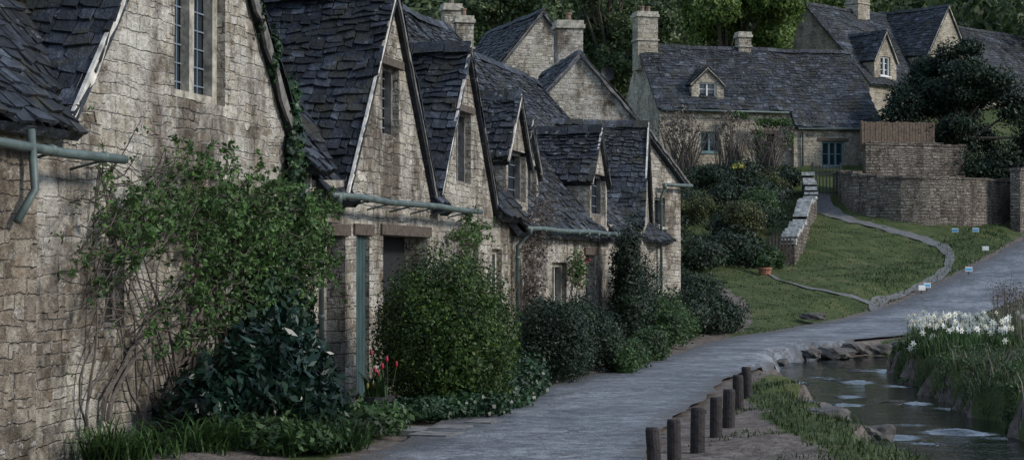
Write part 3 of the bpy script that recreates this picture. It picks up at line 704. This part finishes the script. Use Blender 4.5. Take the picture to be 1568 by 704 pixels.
def dorm2(c,hw,zf,zb_,za,nf,nb,wm):
    wallpoly(W,FD,nf,[(c-hw,zf-.5),(c+hw,zf-.5),(c+hw,zb_),(c,za),(c-hw,zb_)],[(c-.45,c+.45,zf+.1,zf+1.15)])
    for sg in (-1,1): W.add([FD(c+sg*hw,nf,zf-.5),FD(c+sg*hw,nb,zf-.5),FD(c+sg*hw,nb,zb_),FD(c+sg*hw,nf,zb_)],[(0,1,2,3)])
    gable_roof(S,Vg,FD,c,hw,zb_,za,nf,nb,ov=.1,drop=.1,ch=.2,tw=(.2,.4))
    kids.append(window('dormer_window',FD,nf,c-.45,c+.45,zf+.1,zf+1.15,2,2,0,frame=wm,fw=.08,barm=wm,bar=.03))
dorm2(1.5,1.0,11.9,12.9,14.4,-.05,-3.4,M_white)
dorm2(7.5,2.0,12.3,13.6,16.4,-.1,-5,M_white)
C=MB(); chimney(C,FD,4.6,-dz,15,18.2,1.1,.9,2); kids.append(C.build('chimney',[M_far,M_trim,M_pot]))
kids+=[W.build('walls',[M_far]),S.build('roof_slates',[M_slate2]),Vg.build('gable_verges',[M_trim,M_trim])]
group('hilltop_stone_house',kids,FD(8,-4,8.5))

# ------------------------------------------------------------------ walls, fence, gate
def stone_wall(name,pts,h,th=.4,cap=M_dry,mat=M_dry,jag=.05):
    PL=spline(np.array(pts,float),.35); B=MB(); n=len(PL); L=[];Rr=[]
    zs=hfun(PL[:,0],PL[:,1])
    for i,p in enumerate(PL):
        a=PL[max(i-1,0)];b=PL[min(i+1,n-1)];d=Vector((b[0]-a[0],b[1]-a[1],0)).normalized();nn=Vector((d.y,-d.x,0))*th/2
        t=zs[i]+h if len(p)<3 else p[2]
        t+=R(-jag,jag)
        c=Vector((p[0],p[1],0)); L.append((c-nn,zs[i]-.4,t)); Rr.append((c+nn,zs[i]-.4,t))
    up=Vector((0,0,1))
    for i in range(n-1):
        for Q in (L,Rr):
            a,b=Q[i],Q[i+1]; B.add([a[0]+up*a[1],b[0]+up*b[1],b[0]+up*b[2],a[0]+up*a[2]],[(0,1,2,3)])
        a,b,c,d=L[i],L[i+1],Rr[i+1],Rr[i]; e=.05*R(.4,1.4); hh=.08*R(.6,1.6); t=max(a[2],b[2])
        q=[a[0],b[0],c[0],d[0]]; ctr=(q[0]+q[1]+q[2]+q[3])/4
        lo=[ctr+(x-ctr)*1.0+(x-ctr).normalized()*e for x in q]
        B.add([x+up*(t-.03) for x in lo]+[x+up*(t+hh) for x in lo],[(0,1,5,4),(1,2,6,5),(2,3,7,6),(3,0,4,7),(4,5,6,7)],1)
    a,b=L[0],Rr[0];B.add([a[0]+up*a[1],b[0]+up*b[1],b[0]+up*b[2],a[0]+up*a[2]],[(0,1,2,3)])
    a,b=L[-1],Rr[-1];B.add([a[0]+up*a[1],b[0]+up*b[1],b[0]+up*b[2],a[0]+up*a[2]],[(0,1,2,3)])
    return B.build(name,[mat,cap])
M_cap=plain('lichened_cap_stone',(.40,.40,.38),.9,.6,6,bs=.6)
stone_wall('dry_stone_wall',[(13.95,78.2,5.6),(14.0,76,5.5),(14.6,74.6,5.3),(16.2,73.9,5.2),(18.3,74.6,5.2),(20.2,76.5,5.2),(21.2,78.2,5.3)],2,.4,jag=.03)
stone_wall('dry_stone_wall',[(20.7,75.2,5.6),(22.3,78,5.8),(25,82,6.2)],2,.4,jag=.03)
stone_wall('dry_stone_wall',[(15.3,79.4,6.95),(17.5,79.8,6.95),(19.8,80.4,6.9)],2,.4,jag=.02)
stone_wall('garden_wall',[(12.5,77.4),(12.2,74.5),(11.3,70.5),(10.5,66.5),(9.7,63),(9.2,61)],.75,.45,cap=M_cap,jag=.09)
B=MB(); FF=Fr(15.2,79.4,.98,.18)
for i in range(26): B.box(FF,i*.13,i*.13+.115,-.02+.01*(i%2),.01+.01*(i%2),6.9,7.95+R(-.02,.02))
for z in (7.1,7.7): B.box(FF,0,3.4,-.08,-.025,z,z+.08)
for i in range(3): B.box(FF,i*1.65,i*1.65+.1,-.19,-.085,6.7,8.0)
B.build('wooden_fence',[M_fence])
B=MB(); FG=Fr(12.62,77.0,1,.05); zg=H(13.1,77.0)
B.box(FG,0,.08,-.04,.04,zg,zg+1.45);B.box(FG,1.2,1.28,-.04,.04,zg,zg+1.45)
for z in (.15,.95,1.2): B.box(FG,.08,1.2,-.02,.02,zg+z,zg+z+.05)
for i in range(7): B.tube([FG(.2+i*.145,0,zg+.1),FG(.2+i*.145,0,zg+1.3+.12*math.sin(i*math.pi/6))],.022,5)
B.build('iron_gate',[M_iron])
B=MB(); FG=Fr(8.55,60.8,.95,-.1); zg=H(8.9,60.8)
for i in range(7): B.box(FG,i*.11,i*.11+.07,-.015,.015,zg+.05,zg+.95+.06*math.sin(i))
B.box(FG,0,.8,-.05,-.018,zg+.25,zg+.33);B.box(FG,0,.8,-.05,-.018,zg+.72,zg+.8)
B.build('wooden_gate',[M_wood])
zg=H(8.0,57.6);B=MB(); B.tube([(8.05,58.2,zg-.02),(8.05,58.2,zg+.24),(8.05,58.2,zg+.25),(8.05,58.2,zg+.31)],[.15,.21,.24,.24],14); pot=B.build('pot',[M_terra],False)
pl=leaves('plant',[(8.05,58.2,zg+.45,.3,.3,.25)],400,.09,L_shrub,seed=3)
group('terracotta_planter',[pot,pl],(8.05,58.2,zg))
for i,(px_,y_,b) in enumerate([(17.2,71.5,1),(18.2,72.3,1),(17.6,68.5,0),(15.6,63.0,1),(13.3,59.2,1),(13.0,58.6,0)]):
    z=H(px_,y_);FS=Fr(px_,y_,.96,.1*(i-2));B=MB()
    B.box(FS,.11,.14,-.02,.02,z-.1,z+.30,1);B.box(FS,0,.25,.022,.04,z+.17,z+.33,0);B.box(FS,.02,.23,.041,.045,z+.20,z+.29,2 if b else 0)
    B.build('small_sign',[M_white,M_wood,M_signb])
for i,(bx,by,bh) in enumerate([(1.16,14.85,.36),(1.36,15.35,.37),(1.65,16.3,.40),(1.97,17.7,.40),(2.22,18.8,.41),(2.62,21.2,.40),(2.98,23.1,.40)]):
    z=H(bx,by);B=MB();r=.062*R(.92,1.08);tilt=R(-.03,.03);bh*=R(.95,1.05)
    B.tube([(bx,by,z-.15),(bx+tilt*.5,by,z+bh*.5),(bx+tilt,by,z+bh-.02),(bx+tilt,by,z+bh)],[r*1.04,r,r*.98,r*.84],14)
    B.build('wooden_bollard',[M_post],False)
B=MB()
for i,(a,b,w,l) in enumerate([(-1.25,18.0,.36,.5),(-.84,18.25,.36,.42),(-.5,18.9,.3,.4),(-1.0,17.45,.4,.4)]):
    FS=Fr(a,b,.2+.05*i,1); B.box(FS,0,l,0,w,-.08,.008+.004*i)
B.build('doorstep_flagstones',[M_flag])
import bmesh
def rock(name,c,r):
    bm=bmesh.new(); bmesh.ops.create_icosphere(bm,subdivisions=3,radius=1)
    ph=R(0,9)
    for v in bm.verts:
        p=v.co.copy(); k=1+.18*math.sin(p.x*3+ph)+.14*math.sin(p.y*4+ph*2)+.08*math.sin(p.z*7+p.x*6)
        v.co=Vector((p.x*r[0]*k,p.y*r[1]*k,max(-.4,min(.55,p.z))*r[2]*k*1.6))
    me=bpy.data.meshes.new(name);bm.to_mesh(me);bm.free();me.materials.append(M_rock)
    o=bpy.data.objects.new(name,me);o.location=c;return finish(o)
for (a,b,z,r) in [(3.55,21.0,-.08,(.28,.3,.08)),(3.75,22.3,-.14,(.2,.3,.1)),(3.35,20.2,-.04,(.16,.2,.06)),(6.9,38.9,-.22,(.4,.3,.13)),(7.9,40.2,-.2,(.35,.3,.13)),(7.4,39.6,-.14,(.3,.25,.1)),(8.7,40.9,-.14,(.3,.25,.12)),(8.3,50.6,.25,(.4,.22,.10)),(5.3,36.5,-.3,(.2,.2,.08)),(3.9,25,-.22,(.15,.25,.08)),(3.8,19.4,-.15,(.2,.22,.1)),(6.2,38.2,-.2,(.25,.2,.1))]:
    rock('stream_stone',(a,b,z),r)

# ------------------------------------------------------------------ planting
def fb(s,n,z,rs,rn,rz):
    p=F(s,n,z); return (p.x,p.y,p.z,rn+rs*.2,rs,rz)
def stems(B,base,tips,r0=.018,mi=0):
    for t in tips:
        a=Vector(base)+Vector((R(-.1,.1),R(-.1,.1),0)); b=Vector(t); k=5; pts=[]
        for i in range(k+1):
            u=i/k; p=a.lerp(b,u); p+=Vector((R(-.06,.06),R(-.1,.1),.15*math.sin(u*3.1)+R(-.04,.04)))*(0 if i in(0,) else 1); pts.append(p)
        B.tube(pts,[r0*(1-.75*i/k) for i in range(k+1)],5,mi)
def vine(name,F,bases,cz,ntw,nleaf,lsize,mat,seed,main_r=.02,tl=(.25,.8),out=.4):
    r=random.Random(seed); B=MB(); pts=[]; mains=[]
    for (s0,z0) in bases:
        for q in range(3):
            zc=r.choice(cz); tx,tz=zc[0]+r.uniform(-1,1)*zc[2],zc[1]+r.uniform(-1,1)*zc[3]
            k=10; path=[]; ws=r.uniform(-.15,.15)
            for i in range(k+1):
                u=i/k; e=u**1.6
                path.append((s0+(tx-s0)*e+ws*math.sin(u*6)+r.uniform(-.03,.03), .05+.06*math.sin(u*4+q)**2, z0+(tz-z0)*u+r.uniform(-.03,.03)))
            B.tube([F(*p) for p in path],[main_r*(1-.7*i/k)*r.uniform(.8,1.2) for i in range(k+1)],5); mains.append(path)
    for q in range(ntw):
        if r.random()<.35: m=r.choice(mains); s,n,z=m[r.randint(4,10)]
        else:
            zc=r.choice(cz); s,n,z=zc[0]+r.gauss(0,.5)*zc[2],.08,zc[1]+r.gauss(0,.5)*zc[3]
        a=r.uniform(-.5,3.6); L=r.uniform(*tl); o=r.uniform(.05,out); path=[]
        for i in range(6):
            u=i/5; path.append((s+math.cos(a)*L*u, n+o*math.sin(u*1.8), z+math.sin(a)*L*u*.9-.22*L*u*u+.03*math.sin(u*9+q)))
        P=[F(*p) for p in path]; B.tube(P,[.007,.006,.005,.004,.003,.002],4)
        for p in P[1:]: pts.append((p.x,p.y,p.z,.055,.055,.05))
    lv=leaves('leaves',pts,nleaf,lsize,mat,seed=seed,shell=.1,lump=.2,flat=2.0,fill=0,freq=3,gap=-.9)
    return group(name,[lv,B.build('stems',[M_stem])],F(bases[0][0],.1,0))
CZ=[(16.2,1.75,.55,.18),(16.6,2.0,.4,.2),(17.3,2.05,.5,.3),(17.9,2.3,.45,.3),(18.2,2.0,.5,.35),(18.8,2.2,.5,.3),(18.9,1.85,.5,.3),(19.5,2.2,.5,.25),(19.6,1.8,.5,.3),(20.1,2.1,.45,.3),(20.5,1.95,.4,.3),(20.6,1.6,.35,.3),(19.2,1.5,.6,.3),(20.8,2.1,.3,.25),(20.0,1.7,.4,.3),(20.9,1.8,.3,.3)]
vine('climbing_rose',F,[(17.4,.1),(17.8,.1),(18.6,.2),(19.2,.2),(19.9,.2),(16.2,.3)],CZ,440,20000,.055,L_climb,4,.022)
vine('bare_wall_climber',F,[(15.9,.2),(16.9,.2),(17.6,.1)],[(16.0,2.2,.5,.5),(17.2,2.4,.7,.4),(16.2,1.3,.5,.4)],110,500,.05,L_climb,14,.014,(.3,.9))
iv=[fb(20.7,.06,z,.18+.1*math.sin(z*3),.07,.3) for z in (2.6,2.9,3.2,3.5)]+[fb(20.1,.06,3.9,.12,.05,.35),fb(19.7,.05,4.4,.1,.05,.35),fb(20.6,.1,2.2,.5,.1,.35),fb(20.2,.12,1.7,.45,.12,.35),fb(19.6,.12,1.4,.45,.14,.35),fb(20.6,.12,1.2,.4,.12,.4),fb(19.2,.12,.9,.5,.15,.4)]
leaves('wall_ivy',iv,13000,.065,L_ivy,seed=21,lump=.5,shell=.2,gap=-.45,flat=.5,aspect=.8,fill=.05)
lb=[(-2.4,16.8,.5,.5,.6,.5),(-2.1,17.2,.62,.5,.6,.5),(-2.3,18.0,.7,.5,.7,.45),(-2.15,18.5,.45,.4,.5,.45),(-2.75,16.5,.3,.4,.5,.38),(-1.85,17.4,.3,.35,.5,.32),(-2.5,17.6,.9,.3,.5,.22)]
leaves('laurel_bush',lb,9500,.12,L_laurel,seed=31,lump=.35,shell=.45,flat=1.0,aspect=.36,fill=.1,zmin=.02)
xy=[];hh=[]
for i in range(80):
    cx=R(-3.5,-1.4);cy=15.0+(cx+3.55)*.8+R(-.4,.6);hs=R(.15,.42)
    for j in range(24): xy.append((cx+R(-.09,.09),cy+R(-.09,.09)));hh.append(hs)
blades('strap_leaf_border',xy,hh,.018,L_strap,seed=5,lean=1.1)
leaves('low_border_plants',[(R(-2.7,-1.3),R(16,18.6),.1,.3,.35,R(.12,.25)) for i in range(12)],5000,.07,L_shrub,seed=33,zmin=0)
leaves('round_box_bush',[(-.84,20.9,.85,.66,.8,.98),(-.62,20.6,.6,.66,.7,.70),(-1.0,21.3,.75,.62,.8,.85),(-.55,21.3,.92,.60,.6,.82),(-.42,21.0,.7,.5,.6,.72)],46000,.038,L_box,seed=41,lump=.11,shell=.75,flat=1.0,aspect=.6,fill=.12,zmin=.02,freq=6)
leaves('ground_ivy',[(-.9,19.6,.08,.5,.5,.16),(-.4,20.1,.08,.45,.5,.18),(-1.3,19.2,.06,.3,.4,.14),(-.1,21.2,.1,.3,.6,.22),(.1,22.3,.12,.25,.6,.26),(.2,23.2,.2,.3,.5,.35)],7000,.05,L_ivy,seed=43,zmin=0,aspect=.8)
hb=[]
for i in range(5):
    for j in range(3): hb.append((.25+i*.14+j*.1,25.6+j*.7,.55,.28,.42,.58))
leaves('clipped_hedge',hb,26000,.04,L_hedge,seed=45,lump=.08,shell=.8,flat=.8,aspect=.6,zmin=.02,fill=.1)
leaves('low_green_shrub',[(1.35,28.2,.5,.4,.6,.5),(1.1,29,.6,.4,.6,.55)],9000,.05,L_hedge,seed=46,zmin=.0)
leaves('low_green_shrub',[(1.9,29.6,.2,.35,.7,.28),(1.7,28.2,.15,.25,.5,.25),(2.4,32,.25,.35,.8,.35)],7000,.06,L_shrub,seed=47,zmin=.0)
leaves('tall_wall_shrub',[(2.3,36.5,1.5,.38,.6,1.1),(2.55,37.5,.9,.5,.9,.9),(2.35,35.8,.7,.4,.6,.75)],16000,.06,L_hedge,seed=48,zmin=.0,lump=.35,gap=-.8)
leaves('garden_shrub',[(3.1,37.5,.35,.5,.9,.5),(3.3,40,.45,.5,1,.6),(3.7,41.6,.35,.5,1,.5)],12000,.07,L_shrub,seed=49,zmin=.0,lump=.35)
leaves('garden_shrub',[(4.1,43.0,.45,.55,1,.6),(4.7,44.6,.5,.6,1,.65),(5.3,45.8,.35,.5,1,.5)],14000,.08,L_hedge,seed=50,zmin=.0,lump=.4)
leaves('garden_shrub',[(4.6,46.5,.9,.7,1,.6),(4.2,48,1.0,.9,1,.7)],9000,.08,L_hedge,seed=51,zmin=.0,lump=.35)
vine('bare_climber',F,[(31.0,.1),(31.5,.1)],[(31.4,2.0,.5,.5),(32.3,2.6,.7,.3),(31.2,1.2,.4,.5)],150,2200,.05,L_brown,61,.018,(.2,.7),out=.3)
vine('climbing_plant',F,[(27.2,.1)],[(27.2,2.0,.5,.25),(27.8,2.1,.3,.2)],60,1500,.05,L_climb,64,.015,(.15,.5),out=.3)
B=MB()
for q in range(12): stems(B,F(34.6,.15,.1),[F(R(34.2,35.4),R(.1,.4),R(1.2,2.0))],.012)
lv=leaves('leaves',[fb(34.8,.22,1.6,.35,.15,.4)],900,.06,L_climb,seed=62,shell=.1,fill=0)
fl=leaves('blooms',[fb(34.8,.28,1.6,.4,.15,.4)],22,.07,L_dred,seed=63,shell=.1,fill=0,aspect=.9)
group('rose_bush',[lv,fl,B.build('stems',[M_stem])],F(34.8,.2,0))
px0,py0=-1.42,19.15
B=MB(); B.tube([(px0,py0,-.02),(px0,py0,.2),(px0,py0,.21),(px0,py0,.26)],[.11,.16,.175,.175],14); pot=B.build('pot',[M_iron])
xy=np.array([(px0+R(-.1,.1),py0+R(-.1,.1),.24) for i in range(60)]);V,Fc=blade_arr(xy,.28,.03,9,.6);lv=fast_mesh('leaves',V,Fc,L_strap)
B=MB()
def tulip(B,p,h,r=.018,mi=1):
    q=p+Vector((R(-.13,.13),R(-.1,.1),h)); B.tube([p,p.lerp(q,.5)+Vector((.01,0,0)),q],.005,4,0)
    B.tube([q,q+Vector((0,0,.02)),q+Vector((0,0,.045)),q+Vector((0,0,.065))],[.006,r,r*.9,r*.35],6,mi)
for i in range(6): tulip(B,Vector((px0+R(-.02,.14),py0+R(-.1,.1),.22)),R(.22,.52))
for i in range(4): tulip(B,Vector((px0+R(-.12,.12),py0+R(-.1,.1),.22)),R(.08,.16),.016,2)
group('tulip_pot',[pot,lv,B.build('tulips',[L_strap,L_red,L_yel])],(px0,py0,0))

tb=[(6.0,58,2.0),(7.2,60,2.0),(5.0,62,2.8),(7.6,63.5,2.8),(8.6,66.5,3.2),(6,67,3.8),(4.2,66,4.0),(8.2,70,4.2),(9.8,71.5,4.4),(6.4,72,5.0),(10.6,74.8,4.9),(8.2,75.6,5.6),(5.0,74,5.6),(9.9,77.3,5.6),(11.5,77.6,5.5),(4.2,70,4.8)]
leaves('garden_hedges',[(a,b,H(a,b)+.5,1.0*R(.7,1.2),1.2,R(.4,.9)) for a,b,z in tb],42000,.12,L_hedge,seed=71,lump=.35)
L_olive=leafm('olive_leaf',[(.05,.058,.02),(.09,.10,.04)])
leaves('garden_shrub',[(7.9,62.6,H(7.9,62.6)+1.1,.75,.75,.65)],4000,.09,L_olive,seed=72,lump=.1)
leaves('garden_shrub',[(9.2,69,H(9.2,69)+.6,.9,.9,.6),(8.4,59.8,H(8.4,59.8)+.2,.5,.5,.4)],5000,.1,L_shrub,seed=73)
leaves('garden_shrub',[(6.6,64.5,H(6.6,64.5)+1.0,.8,.6,.4),(10.2,73,H(10.2,73)+1.1,.7,.6,.4)],3500,.1,L_olive,seed=79,lump=.4)
leaves('yellow_flowering_shrub',[(9.2,74.5,H(9.2,74.5)+1.35,.3,.3,.12)],60,.10,L_yel,seed=74,fill=0)
B=MB(); rr=random.Random(8)
for (cx,cy,zz,sp,hh) in ((7.2,77.5,5.9,1.6,2.4),(10.8,78,5.8,1.4,2.0),(9.4,79,5.8,.6,2.6)):
    for i in range(60): 
        b=Vector((cx+rr.uniform(-.5,.5),cy,zz-.3)); t=b+Vector((rr.uniform(-sp,sp)*.8,rr.uniform(-.5,.5),rr.uniform(.6,1)*hh)); B.tube([b,b.lerp(t,.5)+Vector((0,0,.2)),t],[.03,.018,.007],4)
st=B.build('stems',[M_stem]); lv=leaves('leaves',[(7.0,77.6,7.6,1.3,.5,.9),(9.4,79.2,7.8,.6,.3,1.0),(11,78.2,7,1.2,.4,.8)],3500,.11,L_brown,seed=75,shell=.1,flat=2,fill=0,gap=-.2)
group('bare_garden_shrubs',[st,lv],(8.5,78,5.6))
leaves('cottage_climber',[(11.5,80.7,8.0,.9,.2,.25),(10.9,80.5,7.2,.3,.15,.7),(10,80.4,8.3,.5,.15,.2),(12.2,80.9,7.3,.3,.15,.4)],2500,.12,L_climb,seed=76,shell=.1,fill=0,flat=1)
leaves('wall_foot_shrubs',[(19.0,81,6.2,2.2,1,.8),(22.5,82,6.3,2,1,.9),(24.5,84,7,1.5,1,1.4),(21.5,80.5,5.9,2,1,.8)],14000,.13,L_hedge,seed=77,lump=.3)
yb=[];rr=random.Random(2)
for i in range(26):
    a=rr.uniform(0,6.28); q=rr.uniform(.3,3.1); z=rr.uniform(7.2,10.6); q*=1-(z-7.2)/6.5
    yb.append((19.9+math.cos(a)*q*1.2,81.8+math.sin(a)*q*.8,z,rr.uniform(.7,1.3),rr.uniform(.9,1.3),rr.uniform(.45,.85)))
yb+=[(17.2,81,8.4,1.0,.8,.7),(22.7,82,8.8,1.1,1,.9),(19.6,81.5,11.1,.7,.8,.5),(16.7,81.2,7.6,.7,.6,.45),(20.6,81.5,11.4,.6,.6,.5)]
tree('yew_tree',19.9,81.8,H(19.9,81.8),5.0,yb,52000,.14,L_yew,seed=5,tr=.22,lump=.45,shell=.45,flat=1.0,gap=-1.1)
bb=[];rr=random.Random(3)
for i in range(18):
    a=rr.uniform(0,6.28);q=rr.uniform(.5,2.9);bb.append((11.3+math.cos(a)*q*1.1,97+math.sin(a)*q,rr.uniform(13.4,17.5),rr.uniform(.9,1.5),1.4,rr.uniform(.7,1.2)))
tree('broadleaf_tree',11.3,97,H(11.3,97),7.5,bb,42000,.22,L_tree,seed=6,tr=.3,lump=.35,shell=.4)
for (tx,ty,cr,hh,mt,sd) in ((5.5,102,3.4,11,L_wood,8),(-1.0,100,3.4,10,L_wood,9),(20,118,3.5,9,L_tree,10)):
    bb=[];rr=random.Random(sd);zb=H(tx,ty)
    for i in range(18):
        a=rr.uniform(0,6.28);q=rr.uniform(.3,cr);bb.append((tx+math.cos(a)*q,ty+math.sin(a)*q,zb+rr.uniform(.15,.95)*hh,rr.uniform(.9,1.6),1.4,rr.uniform(.8,1.4)))
    tree('broadleaf_tree',tx,ty,zb,hh*.9,bb,26000,.24,mt,seed=sd,tr=.22,lump=.35,shell=.4)
wb=[];rr=random.Random(12)
for i in range(170):
    xx=rr.uniform(-60,75);yy=rr.uniform(112,175);wb.append((xx,yy,0,rr.uniform(2.5,4.5),3.5,rr.uniform(3,5)))
zz=hfun([b[0] for b in wb],[b[1] for b in wb]); wb=[(b[0],b[1],z+b[5]*.8+rr.uniform(0,2.0),b[3],b[4],b[5]) for b,z in zip(wb,zz)]
leaves('distant_woodland',wb,120000,.5,L_wood,seed=81,lump=.3,shell=.6)

# ------------------------------------------------------------------ grasses, daffodils
def scatter(n,x0,x1,y0,y1,cond):
    X=rng.uniform(x0,x1,n);Y=rng.uniform(y0,y1,n); z,dr,hw,ds,sw,side=hfun(X,Y,True)
    k=cond(X,Y,z,dr-hw,ds-sw,side); return np.stack([X[k],Y[k]],1)
def lmp(p,f,s): return lumpf(np.column_stack([p,p[:,0]*0]),f,s)
p=scatter(60000,5,16,16,41,lambda X,Y,z,dr,ds,sd:(ds>-.02)&(sd>0)&(dr>.4)&(X<.285*Y+1.0))
p=p[lmp(p,1.6,3)>-.7]; hh=.10+.14*np.clip(lmp(p,1.1,33)+.5,0,1.5)
blades('bank_grass',p,hh,.012,L_grass,seed=6,lean=1.0)
p=scatter(5000,5,16,16,41,lambda X,Y,z,dr,ds,sd:(ds>.0)&(sd>0)&(dr>.4)&(X<.285*Y+1.0))
p=p[lmp(p,1.2,35)>.0]
blades('bank_dry_stalks',p,.34,.012,L_brown,seed=16,lean=.9)
pb=scatter(700,5,12,17,38,lambda X,Y,z,dr,ds,sd:(ds>.0)&(ds<1.6)&(sd>0)&(X<.29*Y)); zb=hfun(pb[:,0],pb[:,1])
leaves('bank_weeds',[(a,b,c+.08,R(.08,.2),R(.08,.2),R(.06,.16)) for (a,b),c in zip(pb[:160],zb[:160])],9000,.045,L_shrub,seed=91,shell=.2,fill=0)
p=scatter(45000,1.5,6.5,12,39,lambda X,Y,z,dr,ds,sd:(ds>-.05)&(ds<1.0)&(sd<0)&(dr>.2))
blades('verge_grass',p[lmp(p,1.0,4)>-.2],.10,.012,L_grass,seed=7,lean=1.0)
p=scatter(16000,1.0,4.0,14,33,lambda X,Y,z,dr,ds,sd:(dr>.15)&(ds>.5)&(sd<0))
blades('verge_tufts',p[lmp(p,2.6,14)>.5],.07,.012,L_grass,seed=8,lean=.9)
p=scatter(60000,4,20,46,77,lambda X,Y,z,dr,ds,sd:(dr>.25)&(X>Y*.1)&~((np.hypot(X-5.8,(Y-52)*.35))<.8))
PTH=np.array([(12.9,77.5),(12.9,75.5),(13.8,73.2),(15.3,71.3),(16.2,69.3),(15.9,66.5),(14.6,62.8),(12.6,58.8),(11.2,56.3),(11.0,54.0),(11.3,52.8)])
pd,_,_=polydist(p[:,0],p[:,1],PTH,[0]); pd2,_,_=polydist(p[:,0],p[:,1],np.array([(11.3,56.0),(9.9,55.9),(8.6,57.0),(8.0,58.8)]),[0])
p=p[(pd>.36)&(pd2>.2)]; p=p[lmp(p,.8,21)>-.5]
blades('lawn_grass',p,.06,.025,L_grass,seed=9,lean=.8)
p=scatter(14000,11,20,52,76,lambda X,Y,z,dr,ds,sd:(dr>.2)&(dr<2.2)&(X<np.interp(Y,ROAD[:,1],ROAD[:,0])))
blades('bank_grass',p,.14,.025,L_strap,seed=10,lean=.8)
p=scatter(3800,6.0,12,24,38,lambda X,Y,z,dr,ds,sd:(ds>.3)&(sd>0)&(X<.29*Y)&(X>.19*Y)&(Y+.6*X>34.0))
p=p[lmp(p,1.0,44)>-.25]
zz=hfun(p[:,0],p[:,1]); P=np.column_stack([p,zz]); Prep=np.repeat(P,6,0)+rng.normal(0,.05,(len(P)*6,3))*[1,1,0]
V,Fc=blade_arr(Prep,.30,.020,12,.5); lv=fast_mesh('leaves',V,Fc,L_strap)
cl=lmp(p,2.4,45)
B=MB(); sel=[i for i in range(len(P)) if random.random()<(.5 if P[i,1]>31 else .12)*(1.3 if cl[i]>0 else .5)]
for i in sel:
    x0,y0,z0=P[i]; h=R(.30,.58); q=Vector((x0+R(-.06,.06),y0+R(-.06,.06),z0+h)); B.tube([(x0,y0,z0),q],.005,3,0,False)
    az=R(0,6.28) if R(0,1)<.3 else R(3.6,5.8); d=Vector((math.cos(az),math.sin(az),R(-.3,.2))).normalized(); a=d.cross(Vector((0,0,1))).normalized(); b=d.cross(a)
    for j in range(6):
        t=j*math.pi/3; e=a*math.cos(t)+b*math.sin(t); f=a*math.cos(t+.45)+b*math.sin(t+.45); g=a*math.cos(t-.45)+b*math.sin(t-.45)
        B.add([q,q+f*.036,q+e*.068+d*.008,q+g*.036],[(0,1,2,3)],1)
    B.tube([q,q+d*.025],[.01,.017],5,2)
group('daffodils',[lv,B.build('flowers',[L_strap,L_petal,plain('cream_cup',(.8,.72,.4),.6,.1)])],(9,33,0))
p=scatter(900,9,14,33,42,lambda X,Y,z,dr,ds,sd:(X>.262*Y)&(X<.295*Y)&(ds>.3)); Z0=hfun(p[:,0],p[:,1])
V,Fc=blade_arr(np.column_stack([p,Z0]),1.1,.012,13,.18); dl=leaf_arr([(x_,y_,z_+.85,.15,.15,.35) for (x_,y_),z_ in zip(p[:120],Z0[:120])],2200,.04,seed=90,shell=.1,fill=0,flat=2)
A=dl.reshape(-1,3); V2=np.vstack([V,A]); F2_=np.vstack([Fc,np.arange(len(A)).reshape(-1,4)+len(V)])
fast_mesh('dry_seedheads',V2,F2_,L_brown)

# ------------------------------------------------------------------ light & camera
el,az=math.radians(32),math.radians(108)
w=bpy.data.worlds.new('World'); scene.world=w; w.use_nodes=True
nt=w.node_tree; bg=nt.nodes['Background']; sky=nt.nodes.new('ShaderNodeTexSky'); sky.sky_type='NISHITA'
sky.sun_disc=False; sky.sun_elevation=el; sky.sun_rotation=az; sky.air_density=1.3; sky.dust_density=1.0; sky.ozone_density=3.5
tc=nt.nodes.new('ShaderNodeTexCoord'); mp=nt.nodes.new('ShaderNodeMapping'); mp.inputs[3].default_value=(1,1,2.5); nz=nt.nodes.new('ShaderNodeTexNoise'); nz.inputs['Scale'].default_value=2.2; nz.inputs['Detail'].default_value=4
cr=nt.nodes.new('ShaderNodeValToRGB'); cr.color_ramp.elements[0].position=.35; cr.color_ramp.elements[0].color=(.12,.12,.12,1); cr.color_ramp.elements[1].position=.62; cr.color_ramp.elements[1].color=(.75,.75,.75,1)
mx=nt.nodes.new('ShaderNodeMix'); mx.data_type='RGBA'; mx.inputs[7].default_value=(5.0,6.3,8.4,1)
L=nt.links.new; L(tc.outputs['Generated'],mp.inputs[0]); L(mp.outputs[0],nz.inputs['Vector']); L(nz.outputs[0],cr.inputs[0]); L(cr.outputs[0],mx.inputs[0]); L(sky.outputs[0],mx.inputs[6]); L(mx.outputs[2],bg.inputs[0])
bg.inputs[1].default_value=.13
sd=bpy.data.lights.new('sun','SUN'); sd.energy=2.6; sd.angle=math.radians(10); sd.color=(1,.95,.88)
so=bpy.data.objects.new('sun',sd); scene.collection.objects.link(so)
dv=Vector((math.sin(az)*math.cos(el),math.cos(az)*math.cos(el),math.sin(el))); so.rotation_euler=dv.to_track_quat('Z','Y').to_euler(); so.location=(20,-10,30)
cd=bpy.data.cameras.new('camera'); co=bpy.data.objects.new('camera',cd); scene.collection.objects.link(co)
co.location=(0,0,1.6); co.rotation_euler=(math.radians(91.187),0,0); cd.sensor_width=36; cd.lens=64.3; cd.clip_end=1500; cd.clip_start=.1
cd.dof.use_dof=False
scene.camera=co
scene.view_settings.view_transform='Standard'; scene.view_settings.look='None'; scene.view_settings.exposure=0
